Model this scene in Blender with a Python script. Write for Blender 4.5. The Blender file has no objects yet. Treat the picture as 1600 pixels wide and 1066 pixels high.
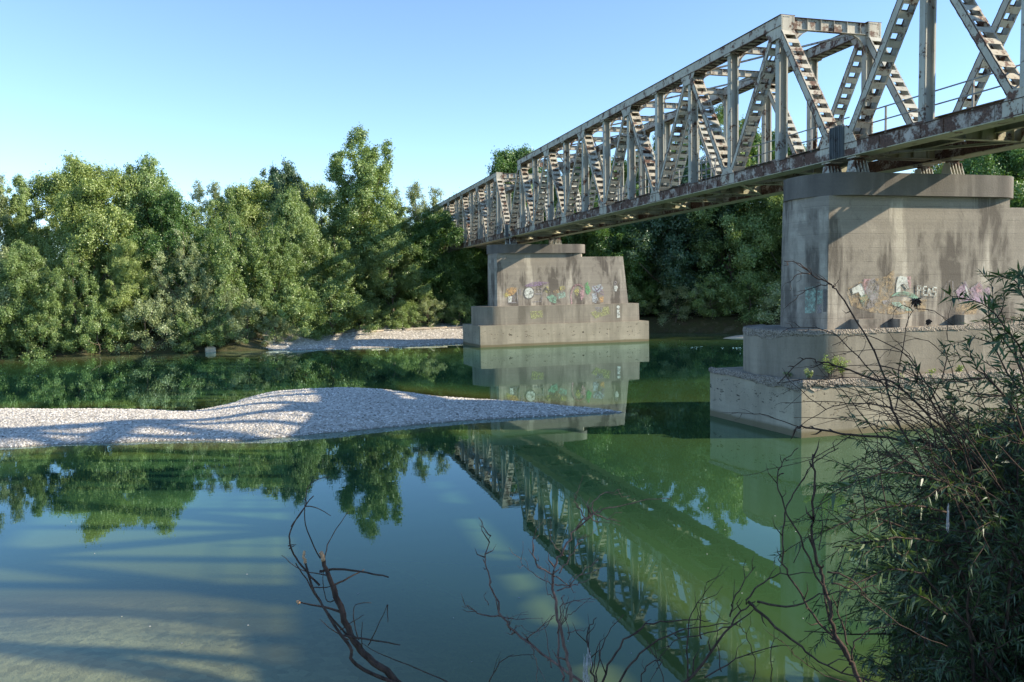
import bpy, math, random
import numpy as np
from mathutils import Vector, Matrix

# ------------------------------------------------------------------ camera, world, sun
scene = bpy.context.scene
COL = scene.collection
FPX, PITCH, ROLL, YAW, CAMH = 1275.0, 0.06597, -0.01778, 0.27456, 5.538   # in the photograph's 1600 px frame
_F = np.array([math.sin(YAW)*math.cos(PITCH), math.cos(YAW)*math.cos(PITCH), -math.sin(PITCH)])
_R = np.array([math.cos(YAW), -math.sin(YAW), 0.0]); _U = np.cross(_R, _F)
_R, _U = _R*math.cos(ROLL)+_U*math.sin(ROLL), _U*math.cos(ROLL)-_R*math.sin(ROLL)
cam_d = bpy.data.cameras.new('camera'); cam = bpy.data.objects.new('camera', cam_d); COL.objects.link(cam)
cam_d.lens = FPX/1600*36; cam_d.sensor_width = 36; cam_d.clip_start = 0.1; cam_d.clip_end = 3000
m = Matrix(((_R[0], _U[0], -_F[0], 0), (_R[1], _U[1], -_F[1], 0), (_R[2], _U[2], -_F[2], CAMH), (0, 0, 0, 1)))
cam.matrix_world = m
scene.camera = cam

SUN = Vector((1.95, -0.73, 1.0)).normalized()
EL = math.asin(SUN.z); AZ = math.atan2(SUN.x, SUN.y)
world = bpy.data.worlds.new('World'); scene.world = world; world.use_nodes = True
wn = world.node_tree.nodes; wl = world.node_tree.links
sky = wn.new('ShaderNodeTexSky'); sky.sky_type = 'NISHITA'; sky.sun_disc = False
sky.sun_elevation = EL; sky.sun_rotation = AZ; sky.air_density = 0.82; sky.dust_density = 0.0; sky.ozone_density = 1.25
bg = wn['Background']; bg.inputs[1].default_value = 0.15
tint = wn.new('ShaderNodeMix'); tint.data_type = 'RGBA'; tint.blend_type = 'MULTIPLY'; tint.inputs[0].default_value = 1.0; tint.inputs[7].default_value = (0.86, 0.95, 1.03, 1)
wl.new(sky.outputs[0], tint.inputs[6]); wl.new(tint.outputs[2], bg.inputs[0])
sl = bpy.data.lights.new('sun', 'SUN'); sl.energy = 5.0; sl.angle = math.radians(0.55); sl.color = (1.0, 0.86, 0.66)
so = bpy.data.objects.new('sun', sl); COL.objects.link(so)
so.rotation_euler = (-SUN).to_track_quat('-Z', 'Y').to_euler(); so.location = (60, -30, 60)
scene.view_settings.view_transform = 'Standard'; scene.view_settings.look = 'None'
scene.view_settings.exposure = 1.0; scene.view_settings.gamma = 1.0; scene.view_settings.use_curve_mapping = False
scene.cycles.transparent_max_bounces = 24; scene.cycles.max_bounces = 8

# ------------------------------------------------------------------ helpers
def at(px, py, d):
    """point that lies d metres in front of the lens in the direction of a photograph pixel"""
    v = _R*(px-800)/FPX - _U*(py-533)/FPX + _F
    return Vector((0, 0, CAMH)) + Vector(v)*d

def tag(o, label=None, cat=None, group=None, kind=None):
    if label: o['label'] = label
    if cat: o['category'] = cat
    if group: o['group'] = group
    if kind: o['kind'] = kind
    return o

def empty(name, loc=(0, 0, 0), rz=0):
    o = bpy.data.objects.new(name, None); COL.objects.link(o); o.location = loc; o.rotation_euler = (0, 0, rz)
    o.empty_display_size = 0.5
    return o

def link_mesh(name, me, mats, parent=None, loc=None, smooth=False):
    for mt in (mats if isinstance(mats, (list, tuple)) else [mats]): me.materials.append(mt)
    o = bpy.data.objects.new(name, me); COL.objects.link(o)
    if parent is not None: o.parent = parent
    if loc is not None: o.location = loc
    if smooth: me.polygons.foreach_set('use_smooth', np.ones(len(me.polygons), bool))
    return o

class MB:
    def __init__(s): s.v = []; s.f = []; s.m = []
    def face(s, pts, m=0):
        n = len(s.v); s.v += [tuple(p) for p in pts]; s.f.append(tuple(range(n, n+len(pts)))); s.m.append(m)
    def box(s, a, b, m=0):
        x0, y0, z0 = a; x1, y1, z1 = b
        n = len(s.v)
        s.v += [(x0,y0,z0),(x1,y0,z0),(x1,y1,z0),(x0,y1,z0),(x0,y0,z1),(x1,y0,z1),(x1,y1,z1),(x0,y1,z1)]
        for q in ((0,3,2,1),(4,5,6,7),(0,1,5,4),(1,2,6,5),(2,3,7,6),(3,0,4,7)):
            s.f.append(tuple(n+i for i in q)); s.m.append(m)
    def obox(s, c, ax, ay, az, m=0):   # centre and three half-axis vectors
        c = Vector(c); ax = Vector(ax); ay = Vector(ay); az = Vector(az); n = len(s.v)
        for sz in (-1, 1):
            for sx, sy in ((-1,-1),(1,-1),(1,1),(-1,1)): s.v.append(tuple(c+ax*sx+ay*sy+az*sz))
        for q in ((0,3,2,1),(4,5,6,7),(0,1,5,4),(1,2,6,5),(2,3,7,6),(3,0,4,7)):
            s.f.append(tuple(n+i for i in q)); s.m.append(m)
    def bar(s, p, q, w, h, up=(0, 0, 1), m=0):
        p = Vector(p); q = Vector(q); d = (q-p); L = d.length; d.normalize()
        u = Vector(up); r = d.cross(u)
        if r.length < 1e-4: r = d.cross(Vector((0, 1, 0)))
        r.normalize(); u = r.cross(d)
        s.obox((p+q)/2, d*L/2, r*w/2, u*h/2, m)
    def prism(s, poly, axis, a, b, m=0):
        """poly in the plane across the axis (0: (y,z), 1: (x,z), 2: (x,y)), from a to b along it"""
        def P(uv, t):
            u, v = uv
            return (t, u, v) if axis == 0 else ((u, t, v) if axis == 1 else (u, v, t))
        n = len(s.v); k = len(poly)
        s.v += [P(q, a) for q in poly]+[P(q, b) for q in poly]
        s.f.append(tuple(n+i for i in range(k))[::-1]); s.m.append(m)
        s.f.append(tuple(n+k+i for i in range(k))); s.m.append(m)
        for i in range(k):
            j = (i+1) % k; s.f.append((n+i, n+j, n+k+j, n+k+i)); s.m.append(m)
    def tube(s, pts, rad, n=6, m=0, cap=True):
        pts = [Vector(p) for p in pts]; k = len(pts)
        if not isinstance(rad, (list, tuple)): rad = [rad]*k
        base = len(s.v); ref = Vector((0.31, 0.17, 0.93))
        for i, p in enumerate(pts):
            d = (pts[min(i+1, k-1)]-pts[max(i-1, 0)])
            if d.length < 1e-9: d = Vector((0, 0, 1))
            d.normalize(); r = d.cross(ref)
            if r.length < 1e-3: r = d.cross(Vector((1, 0, 0)))
            r.normalize(); u = r.cross(d)
            for j in range(n):
                a = 2*math.pi*j/n; s.v.append(tuple(p+(r*math.cos(a)+u*math.sin(a))*rad[i]))
        for i in range(k-1):
            for j in range(n):
                a = base+i*n+j; b = base+i*n+(j+1) % n
                s.f.append((a, b, b+n, a+n)); s.m.append(m)
        if cap:
            s.f.append(tuple(base+j for j in range(n))[::-1]); s.m.append(m)
            s.f.append(tuple(base+(k-1)*n+j for j in range(n))); s.m.append(m)
    def build(s, name, mats, parent=None, loc=None, smooth=False):
        me = bpy.data.meshes.new(name); me.from_pydata(s.v, [], s.f); me.polygons.foreach_set('material_index', s.m)
        me.update()
        return link_mesh(name, me, mats, parent, loc, smooth)

def quad_mesh(name, V, k=4, tint=None):
    """V (N*k,3) array: N separate k-gons"""
    n = len(V)//k
    me = bpy.data.meshes.new(name); me.vertices.add(len(V)); me.vertices.foreach_set('co', V.astype(np.float32).ravel())
    me.loops.add(len(V)); me.loops.foreach_set('vertex_index', np.arange(len(V), dtype=np.int32))
    me.polygons.add(n); me.polygons.foreach_set('loop_start', np.arange(0, len(V), k, dtype=np.int32))
    me.update(calc_edges=True)
    if tint is not None:
        a = me.attributes.new('tint', 'FLOAT', 'FACE'); a.data.foreach_set('value', tint.astype(np.float32))
    return me

def grid_mesh(name, X, Y, Z, attrs=None):
    ny, nx = X.shape
    me = bpy.data.meshes.new(name); V = np.stack([X, Y, Z], -1).reshape(-1, 3).astype(np.float32)
    me.vertices.add(len(V)); me.vertices.foreach_set('co', V.ravel())
    i = np.arange((ny-1)*(nx-1)); r = i//(nx-1); c = i % (nx-1); a = r*nx+c
    L = np.stack([a, a+1, a+nx+1, a+nx], 1).astype(np.int32)
    me.loops.add(L.size); me.loops.foreach_set('vertex_index', L.ravel())
    me.polygons.add(len(L)); me.polygons.foreach_set('loop_start', np.arange(0, L.size, 4, dtype=np.int32))
    me.update(calc_edges=True)
    for k, v in (attrs or {}).items():
        t = me.attributes.new(k, 'FLOAT', 'POINT'); t.data.foreach_set('value', v.astype(np.float32).ravel())
    return me

# smooth value noise on arrays
def vnoise(x, y, s, seed=0):
    x = np.asarray(x)/s+1000.5; y = np.asarray(y)/s+1000.5
    xi = np.floor(x).astype(np.int64); yi = np.floor(y).astype(np.int64); fx = x-xi; fy = y-yi
    fx = fx*fx*(3-2*fx); fy = fy*fy*(3-2*fy)
    def h(a, b):
        n = (a*374761393+b*668265263+seed*1442695041) & 0xffffffff
        n = ((n ^ (n >> 13))*1274126177) & 0xffffffff
        return ((n ^ (n >> 16)) & 0xffff)/65535.0
    return (h(xi, yi)*(1-fx)+h(xi+1, yi)*fx)*(1-fy)+(h(xi, yi+1)*(1-fx)+h(xi+1, yi+1)*fx)*fy
def fbm(x, y, s, seed=0, o=4):
    t = 0; a = 0.5; 
    for k in range(o): t = t+a*vnoise(x, y, s/2**k, seed+k); a *= 0.5
    return t

# ------------------------------------------------------------------ materials
class NT:
    def __init__(s, name):
        s.mat = bpy.data.materials.new(name); s.mat.use_nodes = True; s.t = s.mat.node_tree; s.t.nodes.clear()
        s.out = s.n('ShaderNodeOutputMaterial')
    def n(s, ty, **kw):
        nd = s.t.nodes.new(ty)
        for k, v in kw.items():
            if k.startswith('i_'):
                key = k[2:]; key = int(key) if key.isdigit() else key.replace('_', ' ')
                nd.inputs[key].default_value = v
            else: setattr(nd, k, v)
        return nd
    def l(s, a, b): s.t.links.new(a, b)
    def coord(s, kind='Object', scale=(1, 1, 1)):
        c = s.n('ShaderNodeTexCoord'); mp = s.n('ShaderNodeMapping'); mp.inputs['Scale'].default_value = scale
        s.l(c.outputs[kind], mp.inputs[0]); return mp.outputs[0]
    def noise(s, vec, scale, detail=4, rough=0.55, dist=0.0):
        nd = s.n('ShaderNodeTexNoise'); nd.inputs['Scale'].default_value = scale; nd.inputs['Detail'].default_value = detail
        nd.inputs['Roughness'].default_value = rough; nd.inputs['Distortion'].default_value = dist
        s.l(vec, nd.inputs['Vector']); return nd.outputs['Fac']
    def ramp(s, fac, stops, interp='LINEAR'):
        r = s.n('ShaderNodeValToRGB'); e = r.color_ramp; e.interpolation = interp
        while len(e.elements) < len(stops): e.elements.new(0.5)
        for el, (p, c) in zip(e.elements, stops):
            el.position = p; el.color = (c, c, c, 1) if isinstance(c, (int, float)) else (*c, 1)
        s.l(fac, r.inputs[0]); return r.outputs[0]
    def mix(s, fac, a, b, mode='MIX'):
        nd = s.n('ShaderNodeMix', data_type='RGBA', blend_type=mode)
        for sock, val in ((nd.inputs[0], fac), (nd.inputs[6], a), (nd.inputs[7], b)):
            if isinstance(val, (int, float)): sock.default_value = val
            elif isinstance(val, tuple): sock.default_value = (*val, 1)
            else: s.l(val, sock)
        return nd.outputs[2]
    def math(s, op, a, b=0.0, c=0.0):
        nd = s.n('ShaderNodeMath', operation=op)
        for i, v in enumerate((a, b, c)):
            if isinstance(v, (int, float)): nd.inputs[i].default_value = v
            else: s.l(v, nd.inputs[i])
        return nd.outputs[0]
    def bump(s, h, strength=0.3, dist=0.02):
        b = s.n('ShaderNodeBump'); b.inputs['Strength'].default_value = strength; b.inputs['Distance'].default_value = dist
        s.l(h, b.inputs['Height']); return b.outputs[0]
    def principled(s, col, rough=0.8, normal=None, metal=0.0, spec=0.3):
        p = s.n('ShaderNodeBsdfPrincipled')
        if isinstance(col, tuple): p.inputs['Base Color'].default_value = (*col, 1)
        else: s.l(col, p.inputs['Base Color'])
        if isinstance(rough, (int, float)): p.inputs['Roughness'].default_value = rough
        else: s.l(rough, p.inputs['Roughness'])
        p.inputs['Metallic'].default_value = metal; p.inputs['Specular IOR Level'].default_value = spec
        if normal is not None: s.l(normal, p.inputs['Normal'])
        s.l(p.outputs[0], s.out.inputs[0]); return p

def steel(name, paint, lo, hi, rustc=(0.085, 0.042, 0.026)):
    """weathered paint broken through by rust; more rust when lo/hi are low"""
    t = NT(name); v = t.coord('Object')
    a = t.noise(v, 1.7, 6, 0.62, 0.3); b = t.noise(v, 9.0, 5, 0.7)
    f = t.math('ADD', t.math('MULTIPLY', a, 0.65), t.math('MULTIPLY', b, 0.35))
    r = t.ramp(f, [(lo, 1.0), (hi, 0.0)])
    tone = t.ramp(t.noise(v, 0.9, 3), [(0.3, tuple(c*0.82 for c in paint)), (0.7, tuple(min(1, c*1.1) for c in paint))])
    stain = t.mix(t.ramp(t.noise(t.coord('Object', (3, 3, 0.5)), 3.0, 3), [(0.45, 0.0), (0.75, 0.45)]), tone, tuple(c*0.6 for c in (paint[0], paint[1]*0.93, paint[2]*0.8)))
    rc = t.ramp(t.noise(v, 14, 4), [(0.3, tuple(c*0.55 for c in rustc)), (0.75, tuple(c*1.7 for c in rustc))])
    col = t.mix(r, stain, rc)
    t.principled(col, t.mix(r, 0.55, 0.9) if False else 0.68, t.bump(t.math('ADD', f, t.math('MULTIPLY', r, 0.4)), 0.35, 0.012), 0, 0.3)
    return t.mat
M = {}
M['paint'] = steel('weathered_paint', (0.42, 0.42, 0.365), 0.40, 0.45)
M['paint_rusty'] = steel('flaking_paint', (0.45, 0.425, 0.35), 0.425, 0.48, (0.10, 0.052, 0.034))
M['rust'] = steel('rusted_steel', (0.40, 0.365, 0.32), 0.50, 0.60, (0.082, 0.043, 0.029))
M['rust_dark'] = steel('dark_rust', (0.20, 0.15, 0.12), 0.56, 0.66, (0.05, 0.028, 0.02))
M['floor_steel'] = steel('floor_steel', (0.42, 0.41, 0.29), 0.38, 0.44)
M['joint'] = steel('unlit_joint_steel', (0.13, 0.145, 0.15), 0.36, 0.44, (0.05, 0.035, 0.03))  # unlit look of the span joint put into the steel colour
M['rail_paint'] = steel('railing_paint', (0.30, 0.31, 0.30), 0.40, 0.46)

def concrete(name, base, dark, stain=0.5, board=1.0, low=None, pits=False):
    t = NT(name); v = t.coord('Object')
    big = t.noise(v, 0.45, 5, 0.6); fine = t.noise(v, 14, 4, 0.7)
    col = t.mix(t.ramp(big, [(0.35, 0.0), (0.68, 1.0)]), base, tuple(c*0.72 for c in base))
    # soot and water streaks that run down the face
    st = t.noise(t.coord('Object', (1.0, 1.0, 0.12)), 0.9, 5, 0.62)
    st2 = t.noise(t.coord('Object', (1.0, 1.0, 0.35)), 0.7, 4, 0.6)
    s = t.math('MULTIPLY', t.ramp(st, [(0.42, 0.0), (0.58, 1.0)]), t.ramp(st2, [(0.34, 0.2), (0.54, 1.0)]))
    col = t.mix(t.math('MINIMUM', t.math('MULTIPLY', s, stain), 0.85), col, dark)
    # pale lime runs
    lr = t.ramp(t.noise(t.coord('Object', (2.2, 2.2, 0.15)), 1.1, 4, 0.6), [(0.58, 0.0), (0.72, 0.5)])
    col = t.mix(lr, col, tuple(min(1, c*1.35) for c in base))
    bl = t.math('MULTIPLY', t.ramp(t.noise(t.coord('Object', (1, 1, 0.7)), 0.55, 5, 0.65, 0.4), [(0.46, 0.0), (0.60, 0.85)]), stain)
    col = t.mix(bl, col, tuple(0.5*a+0.5*b for a, b in zip(base, dark)))
    # formwork boards
    sep = t.n('ShaderNodeSeparateXYZ'); t.l(v, sep.inputs[0])
    z = sep.outputs[2]
    fr = t.math('FRACT', t.math('ADD', t.math('MULTIPLY', z, 1.9), 0.13))
    line = t.ramp(fr, [(0.0, 1.0), (0.05, 0.0)])
    fr2 = t.math('FRACT', t.math('MULTIPLY', z, 7.6)); line2 = t.ramp(fr2, [(0.0, 1.0), (0.10, 0.0)])
    brk = t.ramp(t.noise(v, 1.6, 4), [(0.40, 0.1), (0.60, 1.0)])
    L = t.math('MULTIPLY', t.math('ADD', t.math('MULTIPLY', line, 0.42), t.math('MULTIPLY', line2, 0.16)), t.math('MULTIPLY', brk, board))
    col = t.mix(L, col, tuple(c*0.55 for c in dark))
    bid = t.n('ShaderNodeTexWhiteNoise', noise_dimensions='1D'); t.l(t.math('FLOOR', t.math('MULTIPLY', z, 7.6)), bid.inputs['W'])
    col = t.mix(t.math('MULTIPLY', bid.outputs[0], 0.16*board), col, dark)
    col = t.mix(t.ramp(fine, [(0.3, 0.16), (0.7, 0.0)]), col, tuple(c*0.5 for c in dark))
    if low:   # damp band close to the water line
        w = t.ramp(t.math('ADD', z, t.math('MULTIPLY', big, 0.25)), [(0.30, 1.0), (0.42, 0.0)])
        col = t.mix(t.math('MULTIPLY', w, 0.8), col, low)
    h = t.math('SUBTRACT', fine, t.math('MULTIPLY', L, 1.4))
    if pits:
        pn = t.noise(t.coord('Object', (1, 1, 2.2)), 2.6, 5, 0.75)
        zz = t.ramp(t.math('MULTIPLY', z, 0.5), [(0.2, 0.0), (0.55, 1.0), (0.7, 1.0), (0.95, 0.2)])
        pm = t.math('MULTIPLY', t.ramp(pn, [(0.60, 0.0), (0.625, 1.0)]), zz)
        col = t.mix(pm, col, (0.03, 0.028, 0.025)); h = t.math('SUBTRACT', h, t.math('MULTIPLY', pm, 3.0))
    t.principled(col, 0.92, t.bump(h, 0.5, 0.02), 0, 0.15)
    return t.mat
M['conc'] = concrete('pier_concrete', (0.49, 0.448, 0.375), (0.085, 0.074, 0.065), 1.5)
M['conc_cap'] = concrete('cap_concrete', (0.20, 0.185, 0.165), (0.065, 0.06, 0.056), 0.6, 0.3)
M['conc_base'] = concrete('base_concrete', (0.40, 0.362, 0.28), (0.14, 0.125, 0.095), 0.45, 0.5, low=(0.13, 0.11, 0.06), pits=True)
M['conc_step'] = concrete('step_concrete', (0.35, 0.312, 0.25), (0.11, 0.098, 0.078), 0.6, 0.5)
def rough_concrete():
    t = NT('eroded_concrete'); v = t.coord('Object')
    a = t.noise(v, 7, 6, 0.75); vo = t.n('ShaderNodeTexVoronoi'); vo.inputs['Scale'].default_value = 16; t.l(v, vo.inputs['Vector'])
    col = t.ramp(t.math('ADD', t.math('MULTIPLY', a, 0.6), t.math('MULTIPLY', vo.outputs[0], 0.6)), [(0.3, (0.06, 0.054, 0.046)), (0.5, (0.19, 0.168, 0.14)), (0.8, (0.32, 0.285, 0.245))])
    t.principled(col, 0.95, t.bump(t.math('ADD', a, vo.outputs[0]), 0.9, 0.05), 0, 0.1); return t.mat
M['conc_rough'] = rough_concrete()

def flat(name, col, rough=0.85, var=0.25, scale=6.0, fade=None):
    t = NT(name); v = t.coord('Object'); f = t.noise(v, scale, 4, 0.6)
    c = t.ramp(f, [(0.3, tuple(x*(1-var) for x in col)), (0.7, tuple(min(1, x*(1+var)) for x in col))])
    p = t.principled(c, rough, None, 0, 0.15)
    if fade is not None:   # worn spray paint: wall shows through
        tr = t.n('ShaderNodeBsdfTransparent'); mx = t.n('ShaderNodeMixShader')
        t.l(t.ramp(t.noise(v, 5, 5, 0.75), [(fade-0.12, 0.0), (fade+0.12, 1.0)]), mx.inputs[0])
        t.l(tr.outputs[0], mx.inputs[1]); t.l(p.outputs[0], mx.inputs[2]); t.l(mx.outputs[0], t.out.inputs[0])
    return t.mat

def leaf_mat(name, c0, c1, trans=0.35):
    t = NT(name)
    at_ = t.n('ShaderNodeAttribute'); at_.attribute_name = 'tint'
    oi = t.n('ShaderNodeObjectInfo')
    f = t.math('ADD', t.math('MULTIPLY', at_.outputs['Fac'], 0.75), t.math('MULTIPLY', oi.outputs['Random'], 0.25))
    col = t.ramp(f, [(0.1, c0), (0.9, c1)])
    d = t.n('ShaderNodeBsdfDiffuse'); t.l(col, d.inputs[0])
    tr = t.n('ShaderNodeBsdfTranslucent'); t.l(t.mix(1.0, col, (1.0, 1.0, 0.45), 'MULTIPLY'), tr.inputs[0])
    g = t.n('ShaderNodeBsdfGlossy'); g.inputs['Roughness'].default_value = 0.45; g.inputs[0].default_value = (0.9, 0.95, 1, 1)
    m1 = t.n('ShaderNodeMixShader'); m1.inputs[0].default_value = trans; t.l(d.outputs[0], m1.inputs[1]); t.l(tr.outputs[0], m1.inputs[2])
    m2 = t.n('ShaderNodeMixShader'); m2.inputs[0].default_value = 0.04; t.l(m1.outputs[0], m2.inputs[1]); t.l(g.outputs[0], m2.inputs[2])
    t.l(m2.outputs[0], t.out.inputs[0]); return t.mat
M['leaf_green'] = leaf_mat('green_leaves', (0.12, 0.20, 0.055), (0.31, 0.42, 0.155))
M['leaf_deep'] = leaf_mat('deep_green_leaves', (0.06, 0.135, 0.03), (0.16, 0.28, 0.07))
M['leaf_grey'] = leaf_mat('grey_green_leaves', (0.19, 0.25, 0.115), (0.40, 0.47, 0.25))
M['leaf_yellow'] = leaf_mat('yellow_green_leaves', (0.17, 0.245, 0.06), (0.38, 0.47, 0.16))
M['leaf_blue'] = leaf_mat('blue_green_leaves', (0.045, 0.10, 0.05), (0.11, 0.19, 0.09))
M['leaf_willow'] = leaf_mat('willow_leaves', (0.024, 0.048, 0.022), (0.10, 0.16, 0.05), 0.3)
def bark(name, a, b, sc=9):
    t = NT(name); v = t.coord('Object', (1, 1, 0.3)); f = t.noise(v, sc, 5, 0.7)
    t.principled(t.ramp(f, [(0.3, a), (0.7, b)]), 0.9, t.bump(f, 0.5, 0.02), 0, 0.15); return t.mat
M['bark'] = bark('tree_bark', (0.07, 0.055, 0.04), (0.20, 0.17, 0.13), 4)
M['twig_dark'] = bark('dark_twig_bark', (0.028, 0.02, 0.017), (0.10, 0.07, 0.055), 40)
M['twig_red'] = bark('red_brown_twig_bark', (0.07, 0.045, 0.038), (0.24, 0.16, 0.135), 50)
M['wood_bare'] = bark('bare_wood', (0.32, 0.17, 0.09), (0.60, 0.40, 0.24), 40)

def gravel_mat():
    t = NT('river_gravel'); v = t.coord('Object')
    vo = t.n('ShaderNodeTexVoronoi'); vo.inputs['Scale'].default_value = 9.0; t.l(v, vo.inputs['Vector'])
    vo2 = t.n('ShaderNodeTexVoronoi'); vo2.inputs['Scale'].default_value = 22.0; t.l(v, vo2.inputs['Vector'])
    sp = t.n('ShaderNodeSeparateColor'); t.l(vo.outputs['Color'], sp.inputs[0])
    c = t.ramp(sp.outputs[0], [(0.0, (0.29, 0.268, 0.225)), (0.5, (0.46, 0.43, 0.375)), (1.0, (0.62, 0.59, 0.53))])
    big = t.noise(v, 0.35, 4, 0.6)
    c = t.mix(t.ramp(big, [(0.4, 0.0), (0.7, 0.35)]), c, (0.33, 0.30, 0.25))
    sepz = t.n('ShaderNodeSeparateXYZ'); t.l(v, sepz.inputs[0])
    wet = t.ramp(t.math('ADD', sepz.outputs[2], t.math('MULTIPLY', big, 0.06)), [(0.04, 1.0), (0.11, 0.0)])
    c = t.mix(t.math('MULTIPLY', wet, 0.75), c, (0.13, 0.12, 0.085))
    h = t.math('ADD', vo.outputs['Distance'], t.math('MULTIPLY', vo2.outputs['Distance'], 0.5))
    b = t.n('ShaderNodeBump', invert=True); b.inputs['Strength'].default_value = 0.9; b.inputs['Distance'].default_value = 0.06; t.l(h, b.inputs['Height'])
    t.principled(c, 0.9, b.outputs[0], 0, 0.2); return t.mat
M['gravel'] = gravel_mat()
def pebble_mat():
    t = NT('pebbles'); a = t.n('ShaderNodeAttribute'); a.attribute_name = 'tint'
    c = t.ramp(a.outputs['Fac'], [(0.0, (0.12, 0.115, 0.10)), (0.25, (0.47, 0.44, 0.375)), (0.7, (0.66, 0.625, 0.55)), (1.0, (0.80, 0.77, 0.70))])
    t.principled(c, 0.85, None, 0, 0.25); return t.mat
M['pebble'] = pebble_mat()
def ground_mat():
    t = NT('bank_soil'); v = t.coord('Object')
    f = t.noise(v, 0.6, 6, 0.65); g = t.noise(v, 5.0, 5, 0.7)
    c = t.ramp(f, [(0.35, (0.10, 0.08, 0.05)), (0.5, (0.07, 0.075, 0.03)), (0.7, (0.16, 0.14, 0.09))])
    c = t.mix(t.ramp(g, [(0.4, 0.0), (0.7, 0.6)]), c, (0.05, 0.05, 0.03))
    # pebbly bed below the water line
    vo = t.n('ShaderNodeTexVoronoi'); vo.inputs['Scale'].default_value = 6.0; t.l(v, vo.inputs['Vector'])
    sp = t.n('ShaderNodeSeparateColor'); t.l(vo.outputs['Color'], sp.inputs[0])
    bed = t.ramp(t.math('ADD', t.math('MULTIPLY', sp.outputs[0], 0.5), t.math('MULTIPLY', f, 0.6)), [(0.2, (0.20, 0.18, 0.115)), (0.8, (0.36, 0.325, 0.22))])
    s = t.n('ShaderNodeSeparateXYZ'); t.l(v, s.inputs[0])
    c = t.mix(t.ramp(t.math('ADD', s.outputs[2], 0.5), [(0.40, 1.0), (0.49, 0.0)]), c, bed)
    t.principled(c, 0.95, t.bump(g, 0.6, 0.08), 0, 0.1); return t.mat
M['ground'] = ground_mat()
M['sand'] = flat('pale_sand', (0.46, 0.40, 0.30), 0.95, 0.15, 3)

def water_mat():
    t = NT('river_water'); v = t.coord('Object')
    dp = t.n('ShaderNodeAttribute'); dp.attribute_name = 'depth'; d = dp.outputs['Fac']
    n1 = t.noise(t.coord('Object', (0.06, 0.05, 1)), 1.0, 4, 0.55)
    dd = t.math('ADD', d, t.math('MULTIPLY', t.math('SUBTRACT', n1, 0.5), 0.9))
    body = t.ramp(t.math('MULTIPLY', dd, 0.4), [(0.0, (0.16, 0.12, 0.035)), (0.22, (0.082, 0.105, 0.026)), (0.5, (0.034, 0.080, 0.028)), (0.72, (0.010, 0.036, 0.021)), (1.0, (0.004, 0.019, 0.014))])
    # ripples: long low swell plus fine breaks, calmer near the bars
    w1 = t.noise(t.coord('Object', (0.9, 1.8, 1)), 0.8, 3, 0.5); w2 = t.noise(t.coord('Object', (1, 2.4, 1)), 5.0, 3, 0.6)
    h = t.math('ADD', t.math('MULTIPLY', w1, 1.0), t.math('MULTIPLY', w2, 0.05))
    b = t.bump(h, 0.022, 0.05)
    df = t.n('ShaderNodeBsdfDiffuse'); t.l(body, df.inputs[0])
    tr = t.n('ShaderNodeBsdfTransparent'); tr.inputs[0].default_value = (0.84, 0.92, 0.80, 1)
    clear = t.ramp(d, [(0.0, 0.95), (0.32, 0.80), (0.80, 0.0)])
    m1 = t.n('ShaderNodeMixShader'); t.l(clear, m1.inputs[0]); t.l(df.outputs[0], m1.inputs[1]); t.l(tr.outputs[0], m1.inputs[2])
    gl = t.n('ShaderNodeBsdfGlossy'); gl.inputs['Roughness'].default_value = 0.0; gl.inputs[0].default_value = (0.72, 0.95, 0.97, 1); t.l(b, gl.inputs['Normal'])
    ge = t.n('ShaderNodeNewGeometry'); dt = t.n('ShaderNodeVectorMath', operation='DOT_PRODUCT'); t.l(ge.outputs['Incoming'], dt.inputs[0]); t.l(b, dt.inputs[1])
    fres = t.math('ADD', t.math('MULTIPLY', t.math('POWER', t.math('SUBTRACT', 1.0, t.math('MINIMUM', t.math('ABSOLUTE', dt.outputs['Value']), 1.0)), 5.0), 0.97), 0.03)   # same from below as from above
    m2 = t.n('ShaderNodeMixShader'); t.l(fres, m2.inputs[0]); t.l(m1.outputs[0], m2.inputs[1]); t.l(gl.outputs[0], m2.inputs[2])
    t.l(m2.outputs[0], t.out.inputs[0]); return t.mat
M['water'] = water_mat()

# ------------------------------------------------------------------ terrain
FB = np.array([(-400,150),(-120,100),(-60,90),(-25,84),(-19,82.3),(-14,82),(-6,80.8),(-2.4,80.1),(10,79.4),(20,81.5),(36,85),(42,85.5),(47,80.5),(53,74),(62,64),(80,50),(120,30),(400,-80)])
NB = np.array([(-400,-30),(-60,-2),(-20,3.0),(-4,6.0),(3,6.5),(10,5.5),(18,2.0),(30,-3),(60,-16),(120,-50),(400,-170)])
BAR = np.array([(-60,31),(-30,31.6),(-18,32.4),(-10,33.6),(-5,33.0),(-2,31.8),(0.5,31.9),(3.8,32.6),(6.5,33.0),(9,33.0),(11.5,32.7),(14.2,32.6),(13.4,34.2),(11,36.6),(8.2,39.3),(6.4,42.6),(4.0,44.6),(1.0,45.0),(-1.4,44.6),(-2.8,42.0),(-4.4,40.6),(-8,42.6),(-13,44.6),(-22,45.5),(-60,47)])
def interp(P, x): return np.interp(x, P[:, 0], P[:, 1])
def poly_sd(P, x, y):
    """signed distance, positive inside"""
    x = np.asarray(x, float); y = np.asarray(y, float); best = np.full(x.shape, 1e9); ins = np.zeros(x.shape, bool)
    n = len(P)
    for i in range(n):
        ax, ay = P[i]; bx, by = P[(i+1) % n]; dx, dy = bx-ax, by-ay
        t = np.clip(((x-ax)*dx+(y-ay)*dy)/(dx*dx+dy*dy), 0, 1)
        best = np.minimum(best, np.hypot(x-ax-t*dx, y-ay-t*dy))
        c = ((ay > y) != (by > y)) & (x < (bx-ax)*(y-ay)/(by-ay+1e-12)+ax); ins ^= c
    return np.where(ins, best, -best)
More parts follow.
